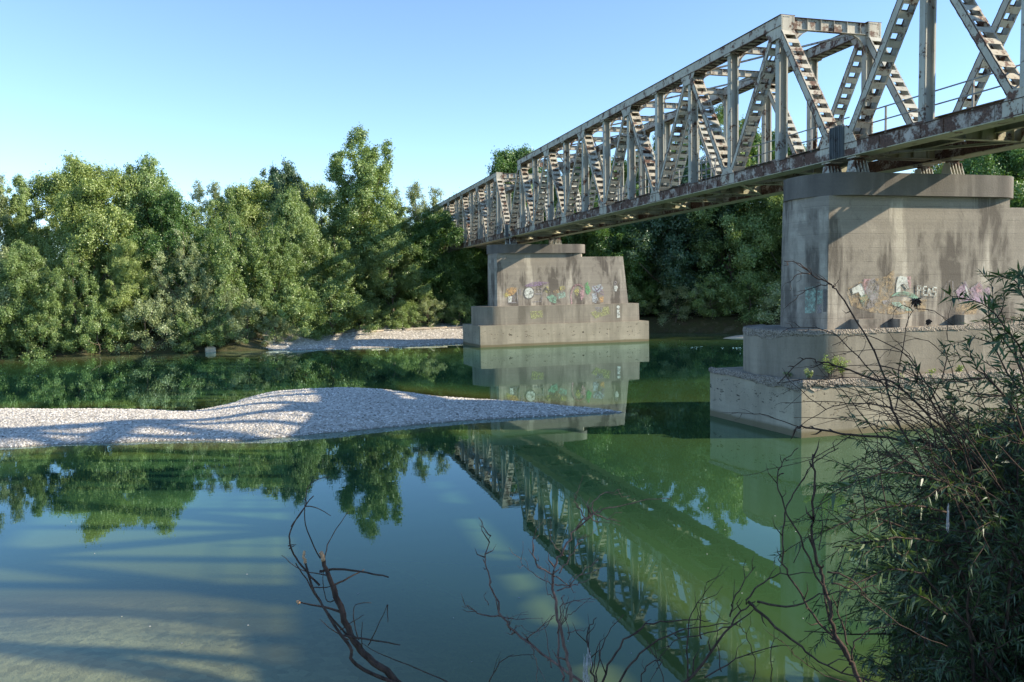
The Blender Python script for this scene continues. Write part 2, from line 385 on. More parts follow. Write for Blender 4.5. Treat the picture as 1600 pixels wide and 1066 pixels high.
def H(x, y):
    x = np.asarray(x, float); y = np.asarray(y, float)
    df = y-interp(FB, x)+1.2*(fbm(x, y, 7, 3)-0.47); dn = interp(NB, x)-y+0.5*(fbm(x, y, 4, 5)-0.47)
    gz = np.clip(2.2*(1-np.abs(x-13)/17), 0, 1)**0.5                     # gravel bank zone is gentle, the rest is a cut bank
    zf = np.where(df > 0, np.minimum(df*(0.55*(1-gz)+0.062*gz), 1.7)+0.012*np.maximum(df-4, 0), df*0.09)
    zn = np.where(dn > 0, np.minimum(dn*0.62, 3.7)+0.01*dn, dn*0.25)
    d = np.maximum(zf, zn)
    b = poly_sd(BAR, x, y); zb = np.where(b > 0, 0.05, b*0.32)-0.15
    # shallow shelf off the near bank, left of the lens
    sh = -0.15-0.2*np.maximum(0, np.hypot((x+6.5)/7.0, (y-10.5)/5.5)-0.75)*4
    z = np.maximum(np.maximum(d, zb), sh)
    z = np.maximum(z, -2.6+1.35*np.clip((x-4)/7, 0, 1)*np.clip((50-y)/8, 0, 1))+0.15*(fbm(x, y, 3, 9)-0.47)*(np.abs(z) > 0.3)
    return z
def axis(lo, hi, fine_lo, fine_hi, step, grow=1.12):
    a = list(np.arange(fine_lo, fine_hi+1e-6, step)); s = step
    x = fine_hi
    while x < hi: s *= grow; x += s; a.append(x)
    s = step; x = fine_lo
    while x > lo: s *= grow; x -= s; a.insert(0, x)
    return np.array(a)
gx, gy = np.meshgrid(axis(-900, 900, -35, 65, 0.6), axis(-500, 1200, -6, 115, 0.6))
ground = link_mesh('ground', grid_mesh('ground', gx, gy, H(gx, gy)), M['ground'], smooth=True); tag(ground, kind='structure')
wx, wy = np.meshgrid(axis(-900, 900, -35, 65, 1.0, 1.2), axis(-500, 1200, -6, 115, 1.0, 1.2))
water = link_mesh('water', grid_mesh('water', wx, wy, wx*0, {'depth': np.clip(-H(wx, wy), 0, 3)}), M['water'], smooth=True); tag(water, kind='structure')

def bar_z(x, y):
    s = poly_sd(BAR, x, y)+0.5*(fbm(x, y, 2.2, 21)-0.47)
    ridge = 0.50+0.24*np.exp(-((x-1.5)/6)**2)+0.25*(fbm(x, y, 6, 4)-0.47)
    valley = 0.22*np.exp(-((x+3.5+(y-38)*0.15)/1.6)**2)
    z = np.where(s > 0, (ridge-valley)*(1-np.exp(-np.maximum(s, 0)/1.7)), 0.25*s)
    return z+0.05*(fbm(x, y, 0.8, 8)-0.47)
bx, by = np.meshgrid(np.arange(-58, 17, 0.16), np.arange(29, 48.5, 0.16))
bar = link_mesh('gravel_bar', grid_mesh('gravel_bar', bx, by, bar_z(bx, by)), M['gravel'], smooth=True); tag(bar, kind='structure')
def bank_z(x, y):
    b = H(x, y); e = np.minimum(np.minimum(x+1.5, 33-x), 99-y)/3.0+0.8*(fbm(x, y, 3, 31)-0.47)
    return b+np.clip(e, -1, 1)*0.14+0.06*(fbm(x, y, 1.0, 8)-0.47)
kx, ky = np.meshgrid(np.arange(-9, 36, 0.3), np.arange(76, 103, 0.3))
bank = link_mesh('gravel_bank', grid_mesh('gravel_bank', kx, ky, bank_z(kx, ky)), M['gravel'], smooth=True); tag(bank, kind='structure')
SPIT = np.array([(42.5,73.2),(46,72.2),(52,71.5),(60,66),(62,70),(54,76),(49,76.5),(44.5,75)])
sx_, sy_ = np.meshgrid(np.arange(40, 64, 0.4), np.arange(64, 79, 0.4)); ss = poly_sd(SPIT, sx_, sy_)
spit = link_mesh('sand_spit', grid_mesh('sand_spit', sx_, sy_, np.where(ss > 0, 0.35*(1-np.exp(-ss/1.2)), ss*0.5)), M['sand'], smooth=True); tag(spit, kind='structure')

# pebbles that lie on the bars
def pebbles(name, n, region, zf, smin, smax, seed, label):
    rng = np.random.default_rng(seed); x0, x1, y0, y1 = region
    P = []
    while sum(len(p) for p in P) < n:
        x = rng.uniform(x0, x1, n); y = rng.uniform(y0, y1, n); z = zf(x, y); k = z > 0.015; P.append(np.stack([x[k], y[k], z[k]], 1))
    P = np.concatenate(P)[:n]
    s = smin+(smax-smin)*rng.random(n)**3; a = rng.uniform(0, math.tau, n)
    base = np.array([(1,0,0),(0.5,0.75,0),(-0.5,0.8,0),(-1,0,0),(-0.45,-0.8,0),(0.5,-0.75,0),(0.3,0.1,0.62),(-0.35,-0.05,0.58)])
    q = base[None]*s[:, None, None]*np.stack([np.ones(n), rng.uniform(0.6, 1, n), rng.uniform(0.5, 1.1, n)], 1)[:, None]
    c, d = np.cos(a)[:, None], np.sin(a)[:, None]
    V = np.stack([q[..., 0]*c-q[..., 1]*d, q[..., 0]*d+q[..., 1]*c, q[..., 2]], -1)+P[:, None]-np.array([0, 0, 0.01])
    F = np.array([(0,1,6),(1,2,6),(2,7,6),(2,3,7),(3,4,7),(4,5,7),(5,6,7),(5,0,6)])
    idx = (F[None]+(np.arange(n)*8)[:, None, None]).reshape(-1)
    me = bpy.data.meshes.new(name); me.vertices.add(n*8); me.vertices.foreach_set('co', V.astype(np.float32).ravel())
    me.loops.add(len(idx)); me.loops.foreach_set('vertex_index', idx.astype(np.int32)); me.polygons.add(n*8)
    me.polygons.foreach_set('loop_start', np.arange(0, len(idx), 3, dtype=np.int32)); me.update(calc_edges=True)
    t = me.attributes.new('tint', 'FLOAT', 'FACE'); t.data.foreach_set('value', np.repeat(rng.random(n), 8).astype(np.float32))
    o = link_mesh(name, me, M['pebble']); tag(o, label, 'pebbles', kind='stuff'); return o
pebbles('pebbles', 72000, (-20, 15, 30.5, 46.5), bar_z, 0.024, 0.08, 5, 'pale river pebbles covering the gravel bar in midstream')
pebbles('pebbles', 14000, (-6, 30, 78, 98), bank_z, 0.05, 0.15, 6, 'pale pebbles on the far gravel bank beside the farther pier')

# ------------------------------------------------------------------ bridge spans
PW, NP_, CW, WD, HT = 4.0, 12, 0.64, 5.10, 6.76
LEN = PW*NP_
AX, Y0, ZB, GAP = 21.15, 27.84, 10.30, 0.4265
def ladder(mb, p, q, x0, width, pitch=0.50, bl=0.26, both=True, t0=0.0, t1=0.0):
    """two channel sides joined by batten plates; p, q = (y,z) of the axis"""
    p = Vector((0, *p)); q = Vector((0, *q)); d = q-p; L = d.length; d.normalize(); nrm = Vector((1, 0, 0)).cross(d)
    mid = (p+q)/2; X = Vector((1, 0, 0))
    for xs, sg in ((x0+0.02, 1), (x0+CW-0.02, -1)):
        mb.obox(mid+X*xs, d*L/2, X*0.015, nrm*width/2, 0)                                  # channel web
        mb.obox(mid+X*(xs+sg*0.019), d*(L/2-0.01), X*0.004, nrm*(width/2-0.02), 0)          # rusted inner face
        for s in (-1, 1):                                                                  # flanges, and the rusted arris outside
            mb.obox(mid+X*(xs-sg*0.0175)+nrm*s*(width/2-0.02), d*(L/2-0.02), X*0.002, nrm*0.019, 2)
            mb.obox(mid+X*(xs+sg*0.025)+nrm*s*(width/2-0.012), d*(L/2-0.005), X*0.025, nrm*0.012, 0 if s > 0 else 1)
    n = int((L-t0-t1)/pitch); off = (L-t0-t1-n*pitch)/2+t0
    for k in range(n+1):
        c = p+d*(off+k*pitch)
        for s in ((-1, 1) if both else (-1,)):
            mb.obox(c+X*(x0+CW/2)+nrm*s*(width/2+0.006), d*bl/2, X*(CW/2-0.006), nrm*0.006, 0)
def plate(mb, poly, x, th=0.012, m=0): mb.prism(poly, 0, x-th/2, x+th/2, m)
def rivet(mb, c, ax, r=0.02):
    c = Vector(c); ax = Vector(ax)*0.018; u = Vector((0, 0, 1)) if abs(ax.z) < abs(ax.x)+abs(ax.y) else Vector((1, 0, 0))
    w = ax.normalized().cross(u); mb.obox(c+ax/2, ax/2, w*r*0.8, u*r*0.8)

def make_span():
    root = empty('truss_span', (AX, Y0, ZB))
    PN, PR, RU, RD, FS = M['paint'], M['paint_rusty'], M['rust'], M['rust_dark'], M['floor_steel']
    zt_ax, zb_ax = HT-0.28, 0.30
    E0 = 3.58
    for side, x0 in ((0, 0.0), (1, WD-CW)):
        xo = x0 if side == 0 else x0+CW; sg = -1 if side == 0 else 1      # outer face and its outward sense
        # top chord
        b = MB(); ya, yb = E0, LEN-E0
        for xs in (x0+0.02, x0+CW-0.02): b.box((xs-0.018, ya, HT-0.46), (xs+0.018, yb, HT-0.03), 0)
        b.box((x0-0.045, ya-0.02, HT-0.028), (x0+CW+0.045, yb+0.02, HT), 2)                      # cover plate
        for xs, s in ((x0+0.01, 1), (x0+CW-0.01, -1)): b.box((min(xs-0.05*s, xs+0.12*s), ya, HT-0.485), (max(xs-0.05*s, xs+0.12*s), yb, HT-0.462), 1)
        y = ya+0.5
        while y < yb: b.box((x0+0.1, y, HT-0.50), (x0+CW-0.1, y+0.24, HT-0.487), 0); y += 0.5
        ends = []
        for e in (ya, yb):                                                                        # riveted end plate
            keep = b; b = MB(); ends.append(b)
            s = -1 if e == ya else 1
            b.box((x0-0.01, min(e, e+s*0.03), HT-0.88), (x0+CW+0.01, max(e, e+s*0.03), HT-0.03), 0)
            for cx_ in (x0+0.05, x0+CW-0.05):
                for k in range(10): rivet(b, (cx_, e+s*0.03, HT-0.84+k*0.085), (0, s, 0))
            for k in range(4): rivet(b, (x0+0.15+k*0.085, e+s*0.03, HT-0.84), (0, s, 0)); rivet(b, (x0+0.13+k*0.085, e+s*0.03, HT-0.09), (0, s, 0))
            b = keep
        for xs in (x0-0.001, x0+CW+0.001):
            for k in range(1, 12, 2):
                yc = k*PW; g = [(yc-0.75, HT-0.10), (yc-0.75, HT-0.52), (yc-0.42, HT-0.98), (yc+0.42, HT-0.98), (yc+0.75, HT-0.52), (yc+0.75, HT-0.10)]
                if k == 1: g = [(E0+0.01, HT-0.10), (E0+0.01, HT-0.95), (yc+0.42, HT-0.98), (yc+0.75, HT-0.52), (yc+0.75, HT-0.10)]
                if k == 11: g = [(yc-0.75, HT-0.10), (yc-0.75, HT-0.52), (yc-0.42, HT-0.98), (LEN-E0-0.01, HT-0.95), (LEN-E0-0.01, HT-0.10)]
                plate(b, g, xs, 0.014, 0)
                if xs < x0 or side == 1:
                    for j in range(5):
                        for rr in (-0.62, 0.62):
                            if E0 < yc+rr < LEN-E0: rivet(b, (xs+sg*0.007, yc+rr, HT-0.16-j*0.085), (sg, 0, 0), 0.017)
            for k in range(2, 12, 2):
                yc = k*PW; plate(b, [(yc-0.3, HT-0.12), (yc-0.3, HT-0.56), (yc+0.3, HT-0.56), (yc+0.3, HT-0.12)], xs, 0.014, 0)
        tc = b.build('top_chord', [PR, RU, RD], root)
        for e_ in ends: e_.build('end_plate', [PR], tc)
        # bottom chord
        b = MB()
        for xs in (x0+0.02, x0+CW-0.02): b.box((xs-0.02, -0.18, 0.03), (xs+0.02, LEN+0.18, 0.52), 0)
        b.box((x0-0.07, -0.18, 0.0), (x0+CW+0.07, LEN+0.18, 0.028), 1)
        b.box((x0-0.03, -0.18, 0.522), (x0+CW+0.03, LEN+0.18, 0.545), 2)
        for xs in (x0-0.003, x0+CW+0.003):
            for k in range(0, 13, 2):
                yc = k*PW
                if k == 0: g = [(-0.16, 0.30), (0.9, 0.30), (0.9, 0.50), (0.62, 0.95), (0.15, 1.25), (-0.16, 1.05)]
                elif k == 12: g = [(LEN+0.16, 0.30), (LEN+0.16, 1.05), (LEN-0.15, 1.25), (LEN-0.62, 0.95), (LEN-0.9, 0.50), (LEN-0.9, 0.30)]
                else: g = [(yc-0.62, 0.08), (yc+0.62, 0.08), (yc+0.62, 0.5), (yc+0.36, 0.84), (yc-0.36, 0.84), (yc-0.62, 0.5)]
                plate(b, g, xs, 0.016, 3)
            for k in range(1, 12, 2):
                yc = k*PW; plate(b, [(yc-0.3, 0.08), (yc+0.3, 0.08), (yc+0.3, 0.62), (yc-0.3, 0.62)], xs, 0.014, 0)
        for yy in np.arange(0.9, LEN, 1.0):
            b.box((x0-0.03 if side == 0 else x0+CW+0.0, yy, 0.03), (x0 if side == 0 else x0+CW+0.03, yy+0.02, 0.5), 0)
        for e, s in ((-0.18, -1), (LEN+0.18, 1)):                                                # ribbed end diaphragms
            b.box((x0-0.0, min(e, e+s*0.02), 0.04), (x0+CW, max(e, e+s*0.02), 1.28), 2)
            for k in range(5): b.box((x0-0.01+k*0.12, min(e+s*0.02, e+s*0.1), 0.0), (x0+0.03+k*0.12, max(e+s*0.02, e+s*0.1), 1.32), 2)
        b.build('bottom_chord', [RU, FS, RD, PR], root)
        xa_, xb_ = (x0-0.05, x0-0.012) if side == 0 else (x0+CW+0.012, x0+CW+0.05)
        for ya_ in (-0.17, LEN-0.19):
            b = MB(); b.box((xa_, ya_, 0.06), (xb_, ya_+0.36, 1.26))
            for k in range(4): b.box((xa_-0.05*(side == 0), ya_+0.01+k*0.10, 0.03), (xb_+0.05*(side == 1), ya_+0.035+k*0.10, 1.28))
            b.build('joint_stiffener', [M['joint']], root)
        # diagonals
        for k in range(12):
            ylo, yhi = (k*PW, (k+1)*PW) if k % 2 == 0 else ((k+1)*PW, k*PW)
            s = 1 if yhi > ylo else -1
            p = (ylo+s*0.12, 0.36); q = (yhi-s*0.16, HT-0.52)
            b = MB(); ladder(b, p, q, x0+0.002, 0.28 if k not in (0, 11) else 0.33, 0.50, 0.24, True, 0.45, 0.35)
            b.build('diagonal', [PR if side == 0 else PN, RU, RD], root)
        # posts
        for k in range(1, 12):
            yc = k*PW; b = MB()
            pa, pb = x0+0.09, x0+CW-0.09
            for xs in (pa+0.014, pb-0.014): b.box((xs-0.014, yc-0.13, 0.546), (xs+0.014, yc+0.13, HT-0.48), 0)
            b.box((pa+0.029, yc-0.01, 0.546), (pb-0.029, yc+0.01, HT-0.48), 0)
            for s in (-1, 1): b.box((pa+0.03, yc+s*0.13-0.011, 0.55), (pa+0.08, yc+s*0.13+0.009, HT-0.49), 0); b.box((pb-0.08, yc+s*0.13-0.011, 0.55), (pb-0.03, yc+s*0.13+0.009, HT-0.49), 0)
            b.build('post', [PN], root)
    # sway frames across the top
    def knee(b, yc, x, sx, drop, run, top):
        pts = [(x, top), (x, top-drop)]
        for j in range(1, 6):
            a = j/6*math.pi/2; pts.append((x+sx*run*(1-math.cos(a)), top-drop*(1-math.sin(a))))
        pts.append((x+sx*run, top))
        b.prism(pts, 1, yc-0.008, yc+0.008, 0)
        for i in range(1, len(pts)-2):
            b.bar((pts[i][0], yc, pts[i][1]), (pts[i+1][0], yc, pts[i+1][1]), 0.12, 0.012, (1, 0, 0.3), 0)
    for k in range(1, 12):
        yc = {1: E0+0.12, 11: LEN-E0-0.12}.get(k, k*PW); b = MB(); end = k in (1, 11)
        dz = 0.50 if end else 0.32; top = HT-0.06
        b.box((CW, yc-0.007, top-dz), (WD-CW, yc+0.007, top), 0)
        for z in (top, top-dz): b.box((CW, yc-0.1, z-0.014), (WD-CW, yc+0.1, z), 2 if z == top else 0)
        for x in np.arange(CW+0.7, WD-CW-0.3, 0.68):
            for s in (-1, 1): b.box((x, yc+s*0.05-0.043, top-dz+0.001), (x+0.012, yc+s*0.05+0.043, top-0.015), 0)
        r = 1.0 if end else (0.85 if k % 2 else 0.6)
        knee(b, yc, CW+0.001, 1, r*1.1, r, top-dz-0.014); knee(b, yc, WD-CW-0.001, -1, r*1.1, r, top-dz-0.014)
        b.build('portal_beam' if end else 'cross_beam', [PR, RU, RD], root)
    for k in range(1, 11, 2):
        for j, (xa, xb) in enumerate(((CW, WD-CW), (WD-CW, CW))):
            ya = max(k*PW, E0+0.2); yb = min((k+2)*PW, LEN-E0-0.2); b = MB()
            z = HT-0.26-j*0.09; b.bar((xa, ya, z), (xb, yb, z), 0.10, 0.012); b.bar((xa, ya, z+0.045), (xb, yb, z+0.045), 0.012, 0.075)
            b.build('top_brace', [PR], root)
    # floor
    for k in range(13):
        yc = k*PW; b = MB(); b.box((CW+0.03, yc-0.008, 0.10), (WD-CW-0.03, yc+0.008, 0.74), 0)
        for z in (0.09, 0.755): b.box((CW+0.03, yc-0.13, z-0.014), (WD-CW-0.03, yc+0.13, z), 0)
        for x in (1.1, 1.9, 2.6, 3.3, 4.0):
            for s in (-1, 1): b.box((x, yc+s*0.06-0.05, 0.105), (x+0.012, yc+s*0.06+0.05, 0.74), 0)
        b.build('floor_beam', [FS], root)
    for x in (1.80, 3.30):
        b = MB(); b.box((x-0.007, 0.02, 0.36), (x+0.007, LEN-0.02, 0.76), 0)
        b.box((x-0.11, 0.0, 0.345), (x+0.11, LEN, 0.36), 0); b.box((x-0.11, 0.0, 0.762), (x+0.11, LEN, 0.778), 0)
        b.build('stringer', [FS], root)
    for k in range(12):
        b = MB()
        for xa, xb, z in ((CW, WD-CW, 0.055), (WD-CW, CW, 0.075)):
            if (k % 2 == 0) == (xa < xb): b.bar((xa, k*PW, z), (xb, (k+1)*PW, z), 0.13, 0.012); b.bar((xa, k*PW, z+0.05), (xb, (k+1)*PW, z+0.05), 0.012, 0.09)
        b.build('bottom_brace', [FS], root)
    b = MB(); b.box((1.30, -0.1, 0.785), (3.80, LEN+0.1, 0.80), 0); b.build('deck_plate', [RD], root)
    for x0, x1 in ((CW+0.04, 1.14), (WD-1.14, WD-CW-0.04)):
        b = MB(); b.box((x0, -0.1, 0.785), (x1, LEN+0.1, 0.81), 0); b.build('walkway', [RU], root)
    for x in (1.83, 3.27):
        b = MB(); b.prism([(x-0.07, 0.802), (x+0.07, 0.802), (x+0.02, 0.83), (x+0.02, 0.92), (x+0.036, 0.94), (x+0.036, 0.96), (x-0.036, 0.96), (x-0.036, 0.94), (x-0.02, 0.92), (x-0.02, 0.83)], 1, -0.1, LEN+0.1, 0)
        b.build('rail', [M['rust_dark']], root)
    # railings, with the closer-set cages at the two refuges
    for x in (CW+0.14, WD-CW-0.14):
        b = MB()
        for y in np.arange(0.5, LEN, 2.0): b.bar((x, y, 0.55), (x, y, 1.72), 0.06, 0.06, (0, 1, 0))
        for z in (1.25, 1.72): b.tube([(x, 0.1, z), (x, LEN-0.1, z)], 0.026, 6)
        b.build('railing', [M['rail_paint']], root)
    for yc in (11.8, 34.6):
        b = MB(); x0, x1 = -0.30, CW+0.06
        for y in np.arange(yc-1.0, yc+1.01, 0.5): b.bar((x1, y, 0.56), (x1, y, 1.95), 0.045, 0.045, (0, 1, 0))
        for z in (0.95, 1.28, 1.62, 1.95): b.tube([(x1, yc-1.0, z), (x1, yc+1.0, z)], 0.022, 6)
        for y in (yc-1.0, yc+1.0):
            for z in (1.28, 1.95): b.tube([(x1, y, z), (x1+0.75, y, z)], 0.022, 6)
        b.build('refuge_railing', [M['rail_paint']], root)
    # bearings on the piers
    for y in (0.55, LEN-0.55):
        for x in (CW/2, WD-CW/2):
            b = MB(); b.box((x-0.36, y-0.34, -0.74), (x+0.36, y+0.34, -0.66), 0); b.box((x-0.30, y-0.25, -0.07), (x+0.30, y+0.25, -0.002), 0)
            b.box((x-0.26, y-0.13, -0.655), (x+0.26, y+0.13, -0.16), 1)
            for j in range(5): b.prism([(y-0.30, -0.655), (y+0.30, -0.655), (y+0.14, -0.16), (y-0.14, -0.16)], 0, x-0.30+j*0.145, x-0.27+j*0.145, 0)
            b.tube([(x-0.30, y, -0.115), (x+0.30, y, -0.115)], 0.044, 8, 1)
            b.build('bearing', [PN, RU], root)
    return root

def children(o): return [c for c in list(bpy.data.objects) if c.parent == o]
def copy_thing(o, loc, rz=None, sc=None):
    c = o.copy(); COL.objects.link(c); c.location = loc
    if rz is not None: c.rotation_euler = (0, 0, rz)
    if sc is not None: c.scale = sc
    for ch in kids[o.name]:
        d = ch.copy(); COL.objects.link(d); d.parent = c
        for g in kids.get(ch.name, []):
            e = g.copy(); COL.objects.link(e); e.parent = d
    return c
kids = {}
def remember(o):
    for c in children(o):
        kids.setdefault(o.name, []).append(c); remember(c)
span = make_span(); remember(span)
SG = 'riveted steel truss spans of the river bridge'
tag(span, 'middle steel truss span resting on both visible concrete piers, full length in view', 'bridge span', SG)
s2 = copy_thing(span, (AX, Y0-LEN-GAP, ZB)); tag(s2, 'nearest steel truss span, cut off by the upper right corner of the view', 'bridge span', SG)
s3 = copy_thing(span, (AX, Y0+LEN+GAP, ZB)); tag(s3, 'farthest steel truss span, running from the farther pier into the trees', 'bridge span', SG)
YJ1 = Y0-GAP/2; YJ2 = Y0+LEN+GAP/2; YJ3 = Y0+2*LEN+GAP*1.5; YJ0 = Y0-LEN-1.5*GAP

# ------------------------------------------------------------------ piers
def outline(x0, x1, hy, nose_l=True, nose_r=False, n=14, sq=1.0):
    """plan of a pier slab centred on y=0"""
    P = []
    if nose_l:
        for i in range(n+1):
            a = math.pi/2+math.pi*i/n; P.append((x0+hy*sq+math.cos(a)*hy*sq, math.sin(a)*hy))
    else: P += [(x0, hy), (x0, -hy)]
    if nose_r:
        for i in range(n+1):
            a = -math.pi/2+math.pi*i/n; P.append((x1-hy*sq+math.cos(a)*hy*sq, math.sin(a)*hy))
    else: P += [(x1, -hy), (x1, hy)]
    return P
def arc_outline(x0, xc, x1, hy, xr=None, n=14):
    """slab whose upstream end bulges in a shallow arc between two arrises"""
    def arc(a, c, sg):   # from corner x=c to crown x=a
        sag = abs(c-a); Rr = (hy*hy+sag*sag)/(2*sag); t0 = math.asin(min(1, hy/Rr)); o = []
        for i in range(n+1):
            t = t0-2*t0*i/n; o.append((a-sg*(Rr-Rr*math.cos(t))*-1, Rr*math.sin(t)))
        return o
    P = arc(x0, xc, 1)
    if xr is None: P += [(x1, -hy), (x1, hy)]
    else: P += [(2*x1-0-x-0, -y) for x, y in []] + [(x, y) for x, y in reversed(arc(x1, xr, -1))]
    return P
def loft(b, P0, z0, P1, z1, m=0, bottom=False):
    n = len(b.v); k = len(P0)
    b.v += [(x, y, z0) for x, y in P0]+[(x, y, z1) for x, y in P1]
    for i in range(k):
        j = (i+1) % k; b.f.append((n+i, n+j, n+k+j, n+k+i)); b.m.append(m)
    b.f.append(tuple(n+k+i for i in range(k))); b.m.append(m)
    if bottom: b.f.append(tuple(n+i for i in range(k))[::-1]); b.m.append(m)
def smooth_sides(o):
    me = o.data; me.polygons.foreach_set('use_smooth', np.ones(len(me.polygons), bool))
    try: me.set_sharp_from_angle(angle=math.radians(28))
    except Exception: pass
def rough_ledge(name, x0, x1, yf, z, parent, seed, size=0.22, xside=None):
    """broken lumpy lip along the edge of a ledge"""
    rng = random.Random(seed); b = MB()
    def lump(x, y, sx, sy, sz):
        c = Vector((x, y, z)); a = rng.uniform(-0.4, 0.4)
        b.obox(c+Vector((0, 0, rng.uniform(-0.04, 0.01))), (sx*math.cos(a), sx*math.sin(a), rng.uniform(-.03, .03)), (-sy*math.sin(a), sy*math.cos(a), rng.uniform(-.03, .03)), (0, 0, sz), 0)
    x = x0
    while x < x1: s = size*rng.uniform(0.5, 1.1); lump(x, yf+rng.uniform(-0.02, 0.10), s, 0.10, rng.uniform(0.04, 0.09)); x += s*1.2
    if xside:
        y0, y1, xe = xside; y = y0
        while y < y1:
            s = size*rng.uniform(0.5, 1.2); lump(xe+rng.uniform(0.0, 0.12), y, 0.12, s, rng.uniform(0.06, 0.13)); y += s*1.1
    o = b.build(name, [M['conc_rough']], parent); return o
def make_pier(yj, name, near):
    root = empty(name, (0, yj, 0))
    hb, hs, hf = 2.9, 2.45, 1.50
    b = MB(); xl, xr = 17.45, 34.6
    P = [(xl+0.15, -hb+0.1), (xr, -hb+0.1), (xr, hb), (xl-0.25, hb)]
    loft(b, P, -3.5, P, 2.0); o = b.build('base', [M['conc_base']], root); 
    b = MB(); loft(b, outline(17.5, 33.75, hs, True, False, 20, 0.8), 2.001, outline(17.5, 33.7, hs, True, False, 20, 0.8), 3.75)
    o = b.build('step', [M['conc_step']], root); smooth_sides(o)
    b = MB(); loft(b, arc_outline(19.17, 19.62, 33.0, hf), 3.751, arc_outline(19.23, 19.68, 32.5, hf-0.04), 8.35)
    o = b.build('shaft', [M['conc']], root); smooth_sides(o)
    b = MB(); on = arc_outline(19.24, 19.69, 28.6, hf-0.05, 28.1); loft(b, on, 8.351, on, 8.72)
    o = b.build('cap_neck', [M['conc']], root); smooth_sides(o)
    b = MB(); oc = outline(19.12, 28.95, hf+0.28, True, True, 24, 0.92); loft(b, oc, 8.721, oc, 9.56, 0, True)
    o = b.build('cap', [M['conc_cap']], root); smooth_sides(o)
    return root
PG = 'concrete piers of the river bridge'
pier_a = make_pier(YJ1, 'bridge_pier', True); tag(pier_a, 'nearer concrete pier with rounded nose and broken ledge, partly behind the willow bush', 'pier', PG)
pier_b = make_pier(YJ2, 'bridge_pier', False); tag(pier_b, 'farther concrete pier on stepped base beside the far gravel bank', 'pier', PG)
# blocks at the foot of the near shaft
for x, w, h in ((20.62, 0.95, 0.36), (22.45, 0.40, 0.33), (25.45, 0.95, 0.40)):
    b = MB(); b.box((x, -1.98, 3.752), (x+w, -1.48, 3.75+h)); b.build('block', [M['conc']], pier_a)
def lip(name, path, z0, z1, out, parent, seed, amp=0.05, step=0.14):
    """crumbling band that follows the top edge of a ledge; path of (x, y, outward x, outward y)"""
    rng = np.random.default_rng(seed); P = []
    for (xa, ya, nx, ny), (xb, yb, mx, my) in zip(path[:-1], path[1:]):
        L = math.hypot(xb-xa, yb-ya); n = max(2, int(L/step))
        for i in range(n): t = i/n; P.append((xa+(xb-xa)*t, ya+(yb-ya)*t, nx+(mx-nx)*t, ny+(my-ny)*t))
    P.append(path[-1]); prof = [(-0.30, z1-0.03), (-0.02, z1+0.02), (out, z1-0.02), (out+0.02, (z0+z1)/2), (out*0.7, z0+0.04), (-0.02, z0)]
    n = len(P); k = len(prof); G = rng.normal(size=(n, k)); G = (G+np.roll(G, 1, 0)*0.8)*0.6; W = np.cumsum(rng.normal(size=n))*0.02; W -= W.mean()
    b = MB(); H0 = [0, 1, 1, 1, 1.6, 2.4]
    for i, (x, y, nx, ny) in enumerate(P):
        for j, (o, z) in enumerate(prof):
            oo = o+amp*G[i, j]*(0.3 if j == 0 else 0.7); b.v.append((x+nx*oo, y+ny*oo, z+(amp*G[i, j-1]*0.6+max(-0.08, min(0.08, W[i]))*(j > 3))*H0[j]*0.7))
    for i in range(n-1):
        for j in range(k-1): b.f.append((i*k+j, (i+1)*k+j, (i+1)*k+j+1, i*k+j+1)); b.m.append(0)
    o = b.build(name, [M['conc_rough']], parent); return o
lip('broken_lip', [(17.2, 2.9, -1, 0), (17.55, -2.7, -1, 0), (17.65, -2.82, -0.7, -0.7), (17.9, -2.82, 0, -1), (34.5, -2.82, 0, -1)], 1.70, 2.03, 0.035, pier_a, 4, 0.04, 0.22)
so_ = [(x, y) for x, y in outline(17.5, 34.0, 2.45, True, False, 20, 0.8)][:21]
lip('eroded_lip', [(x, y, (x-19.46)/1.96 if x < 19.46 else 0, y/2.45) for x, y in so_]+[(33.6, -2.45, 0, -1)], 3.50, 3.77, 0.01, pier_a, 6, 0.018)
# the pier hidden in the trees that carries the far end, and the abutment behind the camera
pier_c = copy_thing(pier_b, (0, YJ3, 0)) if kids.get(pier_b.name) else None
